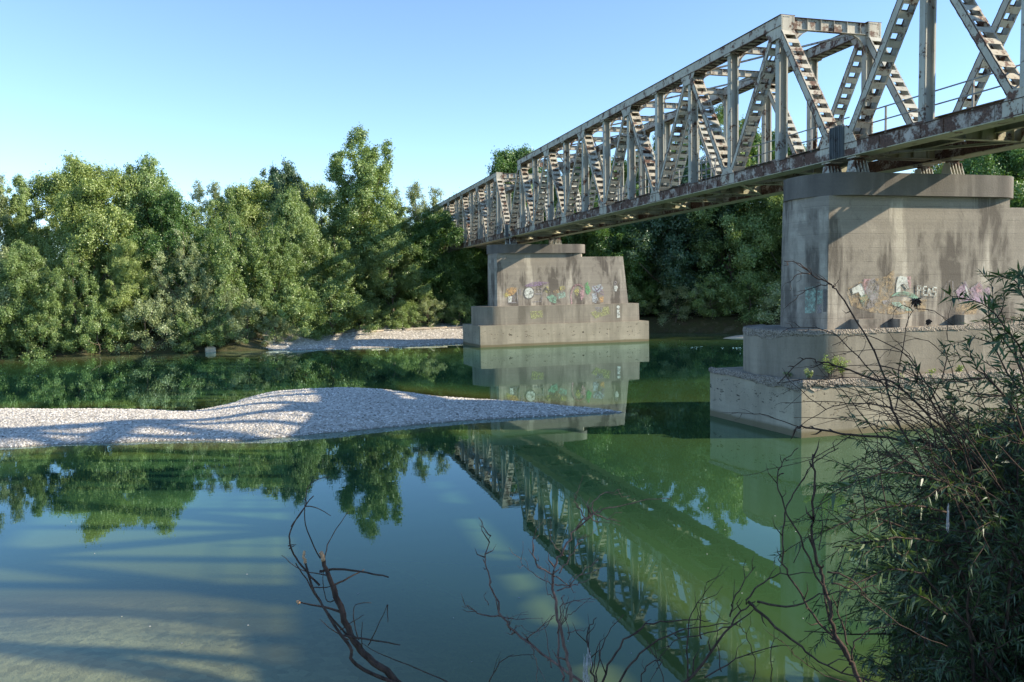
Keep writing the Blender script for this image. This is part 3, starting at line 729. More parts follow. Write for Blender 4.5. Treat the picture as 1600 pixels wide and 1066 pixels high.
# ------------------------------------------------------------------ graffiti (thin paint on the faces)
def gm(name, c, fade=0.49): return flat(name, tuple(0.7*a+0.3*b for a, b in zip(c, (0.36, 0.33, 0.28))), 0.85, 0.15, 8, fade)
G = {k: gm('spray_'+k, c, {'black': 0.40, 'white': 0.42, 'yellow': 0.54, 'ochre': 0.54, 'green': 0.45}.get(k, 0.49)) for k, c in dict(white=(0.62,0.66,0.62), green=(0.16,0.36,0.26), grey=(0.26,0.25,0.27), black=(0.06,0.06,0.07), purple=(0.26,0.17,0.33), orange=(0.60,0.36,0.14), yellow=(0.55,0.52,0.16), pink=(0.52,0.30,0.34), leaf=(0.08,0.40,0.14), teal=(0.30,0.48,0.40), ochre=(0.42,0.30,0.16), mauve=(0.40,0.28,0.40), blue=(0.45,0.52,0.58), lichen=(0.34,0.36,0.14)).items()}
class Wall:
    """flat paint shapes on a pier face; picture coordinates are turned into metres on that wall"""
    def __init__(s, parent, yw, yroot, off): s.p = parent; s.yw = yw; s.yr = yroot; s.off = off; s.k = 0
    def pt(s, px, py):
        v = _R*(px-800)/FPX-_U*(py-533)/FPX+_F; t = s.yw/v[1]; q = v*t; return (q[0], CAMH+q[2])
    def poly(s, mats, pts, name='graffiti', lift=None):
        s.k += 1; z = s.yw-s.yr-s.off-0.0015*(s.k % 7)-0.001*(lift or 0); b = MB()
        b.face([(x, z, zz) for x, zz in (s.pt(*p) for p in pts)]); return b.build(name, [mats], s.p)
    def strokes(s, mat, lines, w, name='graffiti'):
        s.k += 1; y = s.yw-s.yr-s.off-0.0015*(s.k % 7)-0.012; b = MB()
        for ln in lines:
            q = [Vector((x, y, zz)) for x, zz in (s.pt(*p) for p in ln)]
            for a, c in zip(q[:-1], q[1:]):
                d = (c-a); n = Vector((-d.z, 0, d.x)).normalized()*w/2; e = d.normalized()*w*0.3
                b.face([a-e+n, a-e-n, c+e-n, c+e+n])
        return b.build(name, [mat], s.p)
def ell(cx, cy, rx, ry, n=20, a0=0, a1=math.tau): return [(cx+rx*math.cos(a0+(a1-a0)*i/(n-1 if a1-a0 < 6.2 else n)), cy+ry*math.sin(a0+(a1-a0)*i/(n-1 if a1-a0 < 6.2 else n))) for i in range(n)]
wa = Wall(pier_a, YJ1-1.502, YJ1, 0.004)
wa.poly(G['ochre'], [(1322,452),(1345,440),(1385,432),(1397,421),(1399,446),(1392,470),(1420,470),(1448,468),(1446,486),(1400,492),(1360,488),(1330,478)])
wa.poly(G['pink'], [(1350,436),(1360,436),(1352,462),(1345,452)])
wa.poly(G['pink'], [(1417,432),(1423,432),(1424,452),(1419,448)])
wa.poly(G['grey'], [(1355,440),(1366,434),(1374,448),(1372,466),(1364,480),(1352,484),(1358,468),(1352,456)])
wa.poly(G['grey'], [(1378,470),(1392,468),(1392,474),(1380,476)])
wa.poly(G['white'], [(1330,451),(1345,443),(1352,458),(1346,464),(1341,457),(1332,461)])
wa.poly(G['green'], [(1343,463),(1352,458),(1369,455),(1372,463),(1356,467),(1351,472),(1349,478),(1345,474)])
wa.poly(G['white'], [(1346,473),(1351,470),(1350,480),(1346,480)])
wa.poly(G['white'], [(1403,433),(1406,431),(1417,433),(1420,450),(1416,452),(1411,445),(1407,446),(1407,457),(1400,459),(1400,446)])
wa.poly(G['green'], [(1392,463),(1400,457),(1412,455),(1426,458),(1434,464),(1439,471),(1433,479),(1426,466),(1412,461),(1398,463)])
wa.poly(G['teal'], [(1392,472),(1405,472),(1410,477),(1428,485),(1418,486),(1396,478)])
wa.strokes(G['black'], [[(1328,452),(1345,442),(1353,458)],[(1329,461),(1341,457)],[(1400,434),(1399,458)],[(1394,464),(1404,460),(1420,462)],[(1408,445),(1412,444),(1419,453)],[(1392,475),(1404,482)],[(1366,437),(1373,446)]], 0.03)
# tag reading PEAR in pale outlined capitals
wa.strokes(G['white'], [[(1433,460),(1433,447),(1438,447),(1438,453),(1433,454)],[(1447,448),(1442,448),(1442,461),(1447,461)],[(1442,454),(1446,454)],[(1448,462),(1451,449),(1454,462)],[(1449,458),(1453,458)],[(1463,450),(1457,449),(1457,455),(1462,457),(1461,463),(1456,462)]], 0.05)
wa.strokes(G['black'], [[(1431,462),(1431,445),(1440,446)],[(1445,464),(1440,463)],[(1463,452),(1462,464)],[(1455,464),(1450,464)]], 0.025)
wa.poly(G['mauve'], [(1493,455),(1507,440),(1514,452),(1525,446),(1531,440),(1536,452),(1546,448),(1548,466),(1556,470),(1540,474),(1520,470),(1500,472)])
wa.poly(G['white'], [(1508,445),(1512,453),(1514,463),(1509,458)]); wa.poly(G['pink'], [(1524,448),(1531,440),(1533,456),(1526,458)])
wa.poly(G['ochre'], [(1490,476),(1524,472),(1530,490),(1494,494)])
wa.strokes(G['grey'], [[(1474,466),(1476,448),(1484,438)],[(1488,440),(1489,478)],[(1492,456),(1507,439),(1522,466)],[(1517,450),(1531,440),(1537,454)]], 0.04)
wb_ = Wall(pier_b, YJ2-1.502, YJ2, 0.006)
wb_.poly(G['orange'], [(789,460),(792,451),(800,449),(808,450),(807,456),(800,462),(792,464)]); wb_.poly(G['yellow'], [(786,460),(793,456),(796,462),(789,466)])
wb_.poly(G['grey'], [(800,462),(805,461),(805,472),(800,471)]); wb_.poly(G['white'], [(794,463),(800,463),(799,473),(794,474)])
wb_.poly(G['black'], ell(826.5, 458, 8.8, 10.2)); wb_.poly(G['white'], ell(826.5, 458, 7.2, 8.6), lift=4)
wb_.poly(G['grey'], [(821,457),(824,454.5),(829,454.5),(832,457),(828,458.5),(827.6,462),(829,465),(824,465),(825.6,461),(825,458.5)], lift=9)
wb_.poly(G['grey'], [(811,452),(816,451),(815,461),(811,460)])
wb_.poly(G['purple'], [(820,446),(832,441),(846,440),(860,442),(846,446),(834,448),(822,448)])
wb_.strokes(G['grey'], [[(834,452),(845,451)],[(835,459),(845,459)],[(836,455),(843,456)],[(846,450),(847,471),(832,472)],[(808,455),(809,473),(795,473)]], 0.10)
wb_.poly(G['yellow'], ell(855, 453, 5, 5.5, 10)); wb_.strokes(G['black'], [[(850,456),(853,449),(857,457),(860,450)],[(851,452),(860,454)]], 0.07)
wb_.poly(G['green'], [(854,464),(862,460),(870,464),(869,474),(860,472)]); wb_.poly(G['teal'], [(871,458),(883,456),(884,464),(873,467)])
wb_.poly(G['ochre'], [(864,455),(872,452),(874,458),(866,460)]); wb_.poly(G['yellow'], [(872,449),(880,446),(884,451),(876,455)])
wb_.strokes(G['pink'], [ell(903, 462, 11, 17, 12, math.pi, math.tau-0.6)+[], [(892,462),(893,474)]], 0.16)
wb_.poly(G['yellow'], [(897,455),(903,447),(905,457),(901,464)]); wb_.poly(G['pink'], [(905,455),(912,451),(914,462),(908,470)])
wb_.poly(G['leaf'], [(914,444),(918,440),(921,449),(923,455),(919,461),(915,457)])
wb_.poly(G['blue'], [(925,448),(940,444),(943,451),(935,457),(928,457),(925,452)]); wb_.poly(G['blue'], [(925,459),(931,457),(934,466),(932,474),(926,472)])
wb_.strokes(G['purple'], [[(927,447),(933,455),(940,447)],[(929,457),(937,451),(943,457)],[(931,460),(937,457),(943,461)]], 0.08)
wb_.poly(G['orange'], [(936,465),(943,463),(943,472),(938,474)])
wb_.poly(G['grey'], ell(961.5, 442.5, 2.2, 3.6, 12)); wb_.poly(G['white'], [(959.5,447),(964,446),(965.5,450),(963,455.5),(960,455)], lift=3)
ws = Wall(pier_b, YJ2-2.455, YJ2, 0.006)
ws.poly(G['lichen'], [(828,487),(848,485),(848,496),(830,499)]); ws.poly(G['lichen'], [(922,489),(950,478),(954,490),(930,498)])
ws.poly(G['white'], ell(966, 480, 2.6, 2.6, 12)); ws.poly(G['white'], [(964,484),(968,484),(969,496),(964,497)]); ws.poly(G['grey'], [(930,480),(942,480),(940,487),(932,488)])
# piece on the shaded rounded nose of the near pier
def nose_pt(th, z): y = -1.5*math.sin(th); return (19.16+(z-3.75)*0.013+0.45*(y/1.5)**2, y, z)
def nose_poly(mat, pts, name='graffiti'):
    b = MB()
    (t0, z0), (t1, z1) = pts; n = 5
    for i in range(n):
        a = t0+(t1-t0)*i/n; c = t0+(t1-t0)*(i+1)/n
        for (u0, u1) in ((a, c),):
            q = [Vector(nose_pt(u0, z0)), Vector(nose_pt(u1, z0)), Vector(nose_pt(u1, z1)), Vector(nose_pt(u0, z1))]
            q = [Vector((v.x-0.012*math.cos(u0), v.y-0.012, v.z)) for v in q]; b.face(q)
    return b.build(name, [mat], pier_a)
nose_poly(G['teal'], ((0.45, 4.35), (0.80, 5.35))); nose_poly(G['teal'], ((0.86, 4.7), (1.08, 5.25))); nose_poly(G['grey'], ((0.86, 4.35), (1.05, 4.66)))
nose_poly(G['black'], ((1.12, 4.4), (1.34, 5.25)))

# ------------------------------------------------------------------ trees
def crown_mesh(name, seed, h, w, shape, clumps, leaf, base=0.08, dens=1.0, sprig=0.3, upright=0.0):
    """leaves gathered in twigs, twigs in clumps, clumps in an uneven envelope; returns mesh and clump centres"""
    rng = np.random.default_rng(seed)
    def env(t):
        if shape == 'broad': return np.sqrt(np.clip(1-t**2.6, 0, 1))*np.minimum(1, 0.62+1.4*t)
        if shape == 'column': return np.sqrt(np.clip(1-t**3, 0, 1))*(0.78+0.22*np.sin(t*7))
        if shape == 'cone': return (1-t)**0.7*np.minimum(1, 0.45+t*4)
        if shape == 'shrub': return np.sqrt(np.clip(1-t**2, 0, 1))
        return np.sqrt(np.clip(1-(2*t-1)**2, 0, 1))
    ph = rng.uniform(0, math.tau, 6); am = rng.uniform(0.12, 0.28, 6)
    C = []; R = []
    while len(C) < clumps:
        t = rng.random()**0.8; a = rng.uniform(0, math.tau)
        lob = 1+sum(am[k]*math.sin((k+1)*a+ph[k]+t*(2+k)*1.7) for k in range(4))
        r = math.sqrt(rng.uniform(0.12, 1.0))*w/2*float(env(np.array(t)))*lob
        z = h*(base+(1-base)*t)*(1+0.06*math.sin(3*a+ph[4]))
        cr = (0.05+0.07*rng.random())*min(h, w*1.6)*(1.1-0.35*t)
        C.append((r*math.cos(a), r*math.sin(a), max(z, cr*0.5))); R.append(cr)
    if shape == 'plumes':       # a wide crown of many upright plumes, lower towards the outside
        C = []; R = []; npl = 13
        for q in range(npl):
            a = q*2.4+rng.uniform(-.3, .3); d = w*0.46*math.sqrt(q/npl)*rng.uniform(0.8, 1.1); top = (1-0.45*(d/(w*0.5))**1.5)*rng.uniform(0.86, 1.03); pr = w*rng.uniform(0.09, 0.15)
            nq = int(clumps/npl*1.25)
            for k in range(nq):
                t = (k+rng.random())/nq; z = h*top*(base+(1-base)*t); rad = pr*(1.25-0.85*t)*(0.6+0.6*rng.random()); b_ = rng.uniform(0, math.tau); o = 1+0.25*math.sin(t*3.1)
                C.append((d*math.cos(a)*o+rad*math.cos(b_), d*math.sin(a)*o+rad*math.sin(b_), z)); R.append((0.05+0.055*rng.random())*w*(1.15-0.6*t))
    if shape == 'leaders':      # several upright leaders side by side, each its own ragged spire
        C = []; R = []; ld = [(0, 0, 1.0)]
        for q in range(6): a = q*math.tau/6+rng.uniform(-.4, .4); d = w*rng.uniform(0.20, 0.36); ld.append((d*math.cos(a), d*math.sin(a), rng.uniform(0.84, 0.99)))
        for q, (lx, ly, lt) in enumerate(ld):
            nq = int(clumps*(0.26 if q == 0 else 0.17))
            for k in range(nq):
                t = (k+rng.random())/nq; rad = w*(0.21 if q == 0 else 0.17)*math.sqrt(max(0.12, 1-t**4))*(0.65+0.45*math.sin(t*9+q*2)**2); a = rng.uniform(0, math.tau); rr_ = rad*rng.uniform(0.3, 1.1)
                C.append((lx*(0.5+0.6*t)+rr_*math.cos(a), ly*(0.5+0.6*t)+rr_*math.sin(a), h*lt*(base+(1-base)*t))); R.append((0.035+0.05*rng.random())*w*1.5*(1.15-0.5*t))
    # a leader or two at the top and stray sprigs outside the outline
    for k in range(int(clumps*sprig)):
        if shape in ('leaders', 'plumes'): break
        t = rng.uniform(0.35, 1.04); a = rng.uniform(0, math.tau)
        lob = 1+sum(am[j]*math.sin((j+1)*a+ph[j]+t*(2+j)*1.7) for j in range(4))
        r = w/2*float(env(np.array(min(t, 0.97))))*lob*rng.uniform(0.92, 1.12)
        C.append((r*math.cos(a), r*math.sin(a), h*(base+(1-base)*t))); R.append((0.02+0.03*rng.random())*min(h, w*1.6))
    C = np.array(C); R = np.array(R)
    V = []; T = []
    for c, r in zip(C, R):
        nt = max(5, int(34*dens*(r/0.9)**1.6)); nt = min(nt, 120)
        d = rng.normal(size=(nt, 3)); d /= np.linalg.norm(d, axis=1)[:, None]
        rr = rng.random(nt)**0.4
        tc = c+d*(r*rr)[:, None]*np.array([1, 1, 0.8+upright])
        ct = rng.uniform(-0.12, 0.12)+rng.random()*0.0
        for q, dd in zip(tc, d):
            nl = int(rng.integers(20, 34)); s = 0.16*(0.6+r*0.5)+0.10
            ax = dd*0.6+rng.normal(size=3)*0.7+np.array([0, 0, 0.1+upright*0.6]); ax /= np.linalg.norm(ax)
            u = rng.normal(size=(nl, 1))*s*1.0
            p = q+ax*u+rng.normal(size=(nl, 3))*s*0.55
            nrm = rng.normal(size=(nl, 3))*0.55+dd*1.0+np.array([0, 0, 0.25]); nrm /= np.linalg.norm(nrm, axis=1)[:, None]
            ta = np.cross(nrm, rng.normal(size=(nl, 3))); ta /= np.linalg.norm(ta, axis=1)[:, None]; tb = np.cross(nrm, ta)
            L = (leaf*rng.uniform(0.6, 1.25, nl))[:, None]
            V.append(np.stack([p-ta*L*0.5, p+tb*L*0.30-ta*L*0.02, p+ta*L*0.55, p-tb*L*0.30+ta*L*0.03], 1).reshape(-1, 3))
            T.append(np.clip(0.5+ct+rng.normal(size=nl)*0.2+rng.normal()*0.12, 0, 1))
    V = np.concatenate(V); T = np.concatenate(T)
    return quad_mesh(name, V, 4, T), C, R
def trunk_mb(h, w, C, seed, r0, lean=0.0, limbs=16):
    rng = random.Random(seed); b = MB(); n = 9
    ax = [Vector((lean*(i/n)**1.3*h*0.1+0.12*math.sin(i*1.3+seed), 0.12*math.cos(i*1.7+seed), -0.5+(h*0.9+0.5)*i/n)) for i in range(n+1)]
    b.tube(ax, [r0*(1-0.88*i/n)*(1.35 if i == 0 else 1) for i in range(n+1)], 7)
    idx = list(range(len(C))); rng.shuffle(idx)
    for k in idx[:limbs]:
        c = Vector(C[k]); zt = max(0.12*h, min(c.z*0.62, h*0.75)); j = min(n-1, int((zt+0.5)/(h*0.9+0.5)*n)); s = ax[j]
        midp = s.lerp(c, 0.5)+Vector((rng.uniform(-.3, .3), rng.uniform(-.3, .3), -0.04*h*rng.random()))
        rr = r0*(1-0.88*j/n)*0.5
        b.tube([s, s.lerp(midp, 0.5), midp, midp.lerp(c, 0.6), c], [rr, rr*0.8, rr*0.6, rr*0.4, rr*0.15], 5)
    return b
protos = {}
def proto(key, *a, mat, r0=0.22, limbs=16, trunk=True, **kw):
    me, C, R = crown_mesh(key+'_crown', *a, **kw)
    h, w = a[1], a[2]
    me.materials.append(M[mat])
    tb = trunk_mb(h, w, C, a[0], r0, limbs=limbs)
    tm = bpy.data.meshes.new('trunk'); tm.from_pydata(tb.v, [], tb.f); tm.update(); tm.materials.append(M['bark'])
    protos[key] = (me, tm, h, w)
#          seed  h   w   shape  clumps leaf
proto('broad_a', 11, 15, 9.5, 'plumes', 120, 0.20, mat='leaf_green', base=0.04, upright=0.35)
proto('round_a', 21, 15, 9.5, 'broad', 105, 0.20, mat='leaf_green')
proto('broad_b', 12, 15, 9.0, 'broad', 100, 0.185, mat='leaf_yellow', dens=0.85)
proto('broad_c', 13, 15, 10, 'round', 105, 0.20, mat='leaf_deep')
proto('willow', 14, 13, 9, 'plumes', 110, 0.165, mat='leaf_grey', dens=0.9, base=0.04, upright=0.35)
proto('poplar', 15, 24, 11.0, 'leaders', 130, 0.23, mat='leaf_green', base=0.10, upright=0.4, sprig=0.7, dens=0.95)
proto('poplar_pale', 16, 20, 10.0, 'leaders', 110, 0.20, mat='leaf_grey', base=0.12, upright=0.4, dens=0.8, sprig=0.5)
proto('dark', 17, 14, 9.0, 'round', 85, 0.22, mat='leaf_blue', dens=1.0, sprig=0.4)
proto('bush', 18, 4.5, 6.0, 'shrub', 50, 0.15, mat='leaf_green', base=0.0, dens=1.4, r0=0.08, limbs=10)
proto('bush_grey', 19, 4.0, 5.5, 'shrub', 45, 0.14, mat='leaf_grey', base=0.0, dens=1.3, r0=0.08, limbs=10)
def tree(key, x, y, h, wscale, rz, name, label, cat='tree', group=None):
    me, tm, h0, w0 = protos[key]; s = h/h0
    o = empty(name, (x, y, float(H(x, y))-0.1), rz); o.scale = (s*wscale, s*wscale, s)
    c = bpy.data.objects.new('crown' if cat == 'tree' else 'foliage', me); COL.objects.link(c); c.parent = o
    t = bpy.data.objects.new('trunk' if cat == 'tree' else 'stem', tm); COL.objects.link(t); t.parent = o
    tag(o, label, cat, group); return o
FGP = 'trees along the far left bank'; BGP = 'trees in the wood behind'; RGP = 'trees behind the piers'
# key, x, y, height, width factor, turn, name, label, group
TREES = [
 ('willow', -27.5, 87.0, 14.6, 1.0, 0.3, 'willow_tree', 'grey-green willow at the far left edge of the view, on the water', FGP),
 ('round_a', -22.5, 85.0, 10.5, 0.9, 1.3, 'riverside_tree', 'low green tree hanging over the water near the left edge', FGP),
 ('broad_b', -17.6, 89.0, 18.6, 0.85, 2.1, 'locust_tree', 'tallest yellow-green tree of the left bank, with ragged feathery top', FGP),
 ('broad_a', -18.4, 84.6, 11.4, 0.8, 0.2, 'riverside_tree', 'green tree leaning over the water below the ragged yellow-green tree', FGP),
 ('round_a', -12.8, 91.0, 18.2, 0.8, 4.0, 'riverside_tree', 'rounded green tree right of the ragged yellow-green tree', FGP),
 ('broad_c', -10.6, 88.0, 15.0, 0.75, 5.0, 'riverside_tree', 'dense deep green round-headed tree in the middle of the left bank', FGP),
 ('broad_b', -13.8, 85.2, 10.2, 0.85, 3.3, 'riverside_tree', 'yellowish tree low on the bank under the deep green round-headed tree', FGP),
 ('willow', -8.8, 85.0, 12.6, 0.8, 1.9, 'willow_tree', 'silvery tree with pale upright sprays, middle of the left bank', FGP),
 ('broad_a', -4.6, 85.8, 14.6, 0.85, 0.7, 'riverside_tree', 'bright green broad tree standing right of the silvery one', FGP),
 ('willow', -5.4, 83.4, 8.0, 0.8, 3.9, 'willow_tree', 'small grey-green tree at the water right under the bright green broad tree', FGP),
 ('broad_a', -0.6, 87.5, 13.8, 0.9, 2.6, 'riverside_tree', 'green tree beside the left end of the far gravel bank', FGP),
 ('round_a', 1.2, 93.0, 15.4, 0.8, 5.2, 'riverside_tree', 'green tree with lit crown just left of the tall poplar', FGP),
 ('poplar', 9.3, 99.0, 23.0, 1.1, 0.4, 'poplar_tree', 'tall poplar rising above all other trees, left of the bridge', FGP),
 ('poplar', 12.8, 101.5, 17.6, 1.1, 2.0, 'poplar_tree', 'shorter poplar shoulder to shoulder with the right side of the tallest one', FGP),
 ('poplar_pale', 16.9, 104.0, 19.4, 0.95, 1.0, 'poplar_tree', 'pale thin-leaved poplar between the tallest poplar and the bridge', FGP),
 ('dark', 0.3, 105.0, 20.6, 0.62, 2.2, 'dark_tree', 'dark blue-green tree top standing above the wood left of the tallest poplar', BGP),
 ('broad_a', 6.0, 94.0, 13.5, 1.0, 1.1, 'riverside_tree', 'green tree at the foot of the tallest poplar', FGP),
 ('round_a', 12.6, 96.5, 13.0, 1.0, 4.4, 'riverside_tree', 'shaded tree behind the gravel bank, right of the poplar foot', FGP),
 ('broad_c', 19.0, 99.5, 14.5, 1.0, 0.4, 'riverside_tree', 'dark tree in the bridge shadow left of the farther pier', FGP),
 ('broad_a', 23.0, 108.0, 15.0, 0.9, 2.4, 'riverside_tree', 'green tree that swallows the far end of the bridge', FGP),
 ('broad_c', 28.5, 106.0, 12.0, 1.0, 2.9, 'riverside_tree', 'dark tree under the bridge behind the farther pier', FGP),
 ('broad_c', 35.2, 122.0, 26.4, 0.8, 3.0, 'broad_tree', 'broad tree whose blunt top shows over the far end of the bridge', BGP),
 ('broad_a', 30.0, 121.0, 22.0, 0.8, 1.0, 'broad_tree', 'lower tree top left of the blunt one, over the far end of the bridge', BGP),
 ('broad_a', 40.5, 121.0, 24.5, 0.8, 5.0, 'broad_tree', 'tree behind the lattice right of the blunt tree top', BGP),
]
BACK = [(-35,92,18,'broad_a',0),(-30,95,19,'poplar_pale','pale poplar just outside the left edge, behind the grey-green willow'),(-26,97,18.5,'poplar','slender-topped poplar above the willow at the far left edge'),
 (-22,99,19,'broad_b','yellowish tree top left behind the tallest ragged tree of the left bank'),(-9,96,17.2,'broad_a','green tree top right above the dense deep green round-headed tree'),(-5.5,98,17.4,'poplar','small pointed poplar tops above the silvery tree, on the skyline'),
 (-3,101,18,'broad_b','yellowish tree top on the skyline left of the dark blue-green one'),(-0.5,97,16.2,'willow','grey-green tree top on the skyline just under the dark blue-green one'),(5,101,18,'broad_a','green tree top on the skyline between the dark one and the tallest poplar'),
 (-15,101,19.6,'broad_a','green tree top just right behind the tallest ragged tree of the left bank'),(20,112,19,'broad_a','green tree top behind the pale poplar, touching the bridge chord'),(26,116,18,'broad_c','deep green tree behind the far end of the bridge lattice'),
 (-42,90,16,'broad_a',0),(-50,94,18,'poplar',0),(-58,97,17,'broad_b',0),(-7,105,19,'poplar_pale','palest poplar top on the skyline above the silvery tree'),(3,111,20,'broad_b','yellowish tree top farthest back, right of the dark blue-green one'),(10,114,20,'broad_a','tree farthest back behind the tallest poplar')]
for k, (x, y, h, key, lab) in enumerate(BACK):
    TREES.append((key, x, y, h, 0.9, k*1.7, 'wood_tree', lab or 'tree of the left wood beyond the left edge of the view', 'back rank of the left wood' if lab else 'left wood beyond the view'))
for a in TREES: tree(a[0], a[1], a[2]-(1.0 if a[2] < 87 else 0), a[3]*(1.0 if a[0].startswith('poplar') and a[3] > 19.5 else 0.88), a[4], a[5], a[6], a[7], 'tree', a[8])
RT = [
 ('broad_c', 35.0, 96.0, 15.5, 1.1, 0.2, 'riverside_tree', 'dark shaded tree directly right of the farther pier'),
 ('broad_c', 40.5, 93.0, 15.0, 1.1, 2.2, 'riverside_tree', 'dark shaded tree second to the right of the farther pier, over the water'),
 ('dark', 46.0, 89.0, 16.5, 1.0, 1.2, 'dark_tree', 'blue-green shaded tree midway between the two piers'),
 ('round_a', 51.5, 86.5, 18.0, 0.95, 3.3, 'riverside_tree', 'sun-flecked green tree just left of the nearer pier'),
 ('broad_b', 56.0, 80.5, 15.0, 0.9, 5.5, 'riverside_tree', 'yellowish lit tree touching the left side of the nearer pier'),
 ('poplar', 56.5, 98.0, 27.0, 1.0, 0.9, 'poplar_tree', 'tall tree seen through the lattice left of the nearer pier'),
 ('poplar', 50.0, 101.0, 24.0, 0.95, 4.9, 'poplar_tree', 'dark tree crown seen between the truss posts in mid span'),
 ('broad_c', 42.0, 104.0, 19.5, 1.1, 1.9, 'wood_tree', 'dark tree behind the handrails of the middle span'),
 ('broad_a', 66.0, 92.0, 20.0, 1.0, 2.6, 'riverside_tree', 'tree hidden mostly by the nearer pier, tips over its cap'),
 ('broad_b', 76.5, 80.0, 18.0, 1.0, 0.5, 'riverside_tree', 'sunlit green tree over the right end of the nearer pier wall'),
 ('round_a', 86.0, 82.0, 21.5, 1.0, 4.1, 'riverside_tree', 'tall green tree at the right edge of the view above the pier wall'),
 ('broad_a', 66.0, 74.0, 16.5, 1.1, 1.4, 'riverside_tree', 'green tree behind the shaft of the nearer pier'),
]
for a in RT: tree(a[0], a[1], a[2], a[3], a[4], a[5], a[6], a[7], 'tree', RGP)
for k, (x, y, h, key) in enumerate(((63,82,19,'broad_a'),(58,90,21,'broad_c'),(72,68,18,'broad_c'),(80,66,20,'broad_a'),(88,60,20,'broad_b'),(96,74,22,'broad_a'),(30,112,16,'broad_c'),(36,108,18,'broad_a'),(48,108,20,'broad_c'),(72,96,22,'broad_a'),(100,56,20,'broad_a'),(112,50,20,'broad_c'),(104,86,24,'poplar'),(34,101,12,'broad_c'),(46,97,13,'broad_a'),(53,94,14,'broad_c'),(39,99,13,'broad_a'),(60,76,13,'broad_c'))):
    tree(key, x, y, h, 1.0, k*2.3+0.6, 'wood_tree', 'tree of the wood behind the piers, hidden except for leaves in the gaps', 'tree', 'wood behind the piers')
BU = [
 ('bush', -25.5, 84.6, 4.4, 1.1, 'overhanging bush at the left edge of the far bank'), ('bush', -16.2, 82.9, 4.2, 0.9, 'bush dipping into the water below the yellow-green tree'),
 ('bush_grey', -12.2, 82.9, 4.6, 0.9, 'grey-green bush at the water in the middle of the left bank'), ('bush', -8.0, 82.6, 3.6, 1.0, 'low bush on the cut bank near the concrete block'),
 ('bush_grey', -3.2, 82.4, 3.8, 1.0, 'grey-green bush where the gravel bank begins'), ('bush', 1.2, 84.8, 5.2, 1.0, 'big rounded bush on the left end of the gravel bank'),
 ('bush', 5.0, 88.0, 5.6, 1.1, 'rounded bush on the gravel bank right of the big one'), ('bush', 13.2, 93.0, 3.2, 1.0, 'pale low bush behind the gravel bank beside the driftwood'),
 ('bush_grey', 16.4, 94.0, 3.4, 1.0, 'grey-green low bush behind the gravel bank near the farther pier'), ('bush', 9.5, 92.5, 3.0, 1.0, 'dark low bush under the poplar foot'),
 ('bush', 20.5, 95.5, 3.6, 1.1, 'shaded bush left of the farther pier base'), ('bush', 38.5, 88.8, 4.2, 1.2, 'shaded bush on the bank right of the farther pier'),
 ('bush_grey', 44.0, 85.6, 4.2, 1.2, 'shaded grey-green bush over the water between the piers'), ('bush', 50.0, 80.0, 5.0, 1.2, 'bush above the small sand spit'),
 ('bush_grey', 54.5, 75.5, 5.4, 1.2, 'lit grey-green bush against the left side of the nearer pier'), ('bush', 47.2, 83.4, 4.6, 1.2, 'dark bush left of the sand spit'),
 ('bush', -5.6, 82.3, 3.2, 1.0, 'small green bush on the cut bank directly behind the pale block'), ('bush_grey', -0.6, 82.4, 2.6, 1.0, 'small grey-green bush at the left tip of the gravel bank'),
 ('bush', -21.0, 83.6, 4.0, 1.0, 'green bush at the water near the left edge'), ('bush', -29.5, 86.0, 4.6, 1.1, 'bush at the water cut by the left edge of the view')]
for k, a in enumerate(BU): tree(a[0], a[1], a[2]-(0.9 if a[1] < -4 else 0), a[3], a[4], k*1.3, 'riverside_bush', a[5], 'bush', 'bushes at the far water edge')

# dark understorey filling the wood floor
def understorey():
    rng = np.random.default_rng(77); n = 1300; P = []
    for i in range(n):
        if i < 520: x = rng.uniform(-45, 36); y = interp(FB, x)+rng.uniform(8, 26)+ (9 if -2 < x < 30 else 0)
        else: x = rng.uniform(34, 95); y = interp(FB, x)+rng.uniform(5, 30)
        P.append((x, y, float(H(x, y))+rng.uniform(0, 2.2 if i < 520 else 5.5)))
    P = np.array(P); k = 46
    c = np.repeat(P, k, 0)+rng.normal(size=(n*k, 3))*np.array([0.9, 0.9, 0.9])
    nrm = rng.normal(size=(n*k, 3)); nrm /= np.linalg.norm(nrm, axis=1)[:, None]
    ta = np.cross(nrm, rng.normal(size=(n*k, 3))); ta /= np.linalg.norm(ta, axis=1)[:, None]; tb = np.cross(nrm, ta); L = rng.uniform(0.2, 0.42, (n*k, 1))
    V = np.stack([c-ta*L*0.5, c+tb*L*0.32, c+ta*L*0.5, c-tb*L*0.32], 1).reshape(-1, 3)
    o = link_mesh('understorey', quad_mesh('understorey', V, 4, rng.random(n*k)), M['leaf_deep']); tag(o, 'dark tangled undergrowth on the floor of the far wood', 'undergrowth', kind='stuff')
understorey()
# unseen growth added beyond the right edge to shade the willow bush
for k, (x, y, h, ws, lab) in enumerate(((13.0, 1.0, 6.8, 1.2, 'lower added growth, unseen beyond the right edge, shading the willow bush'), (15.6, 2.4, 7.0, 1.1, 'taller added growth, unseen beyond the right edge, shading the willow bush'))):
    tree('broad_c', x, y, h, ws, k*2.0, 'riverside_bush', lab, 'bush', 'added shade growth on the near bank')

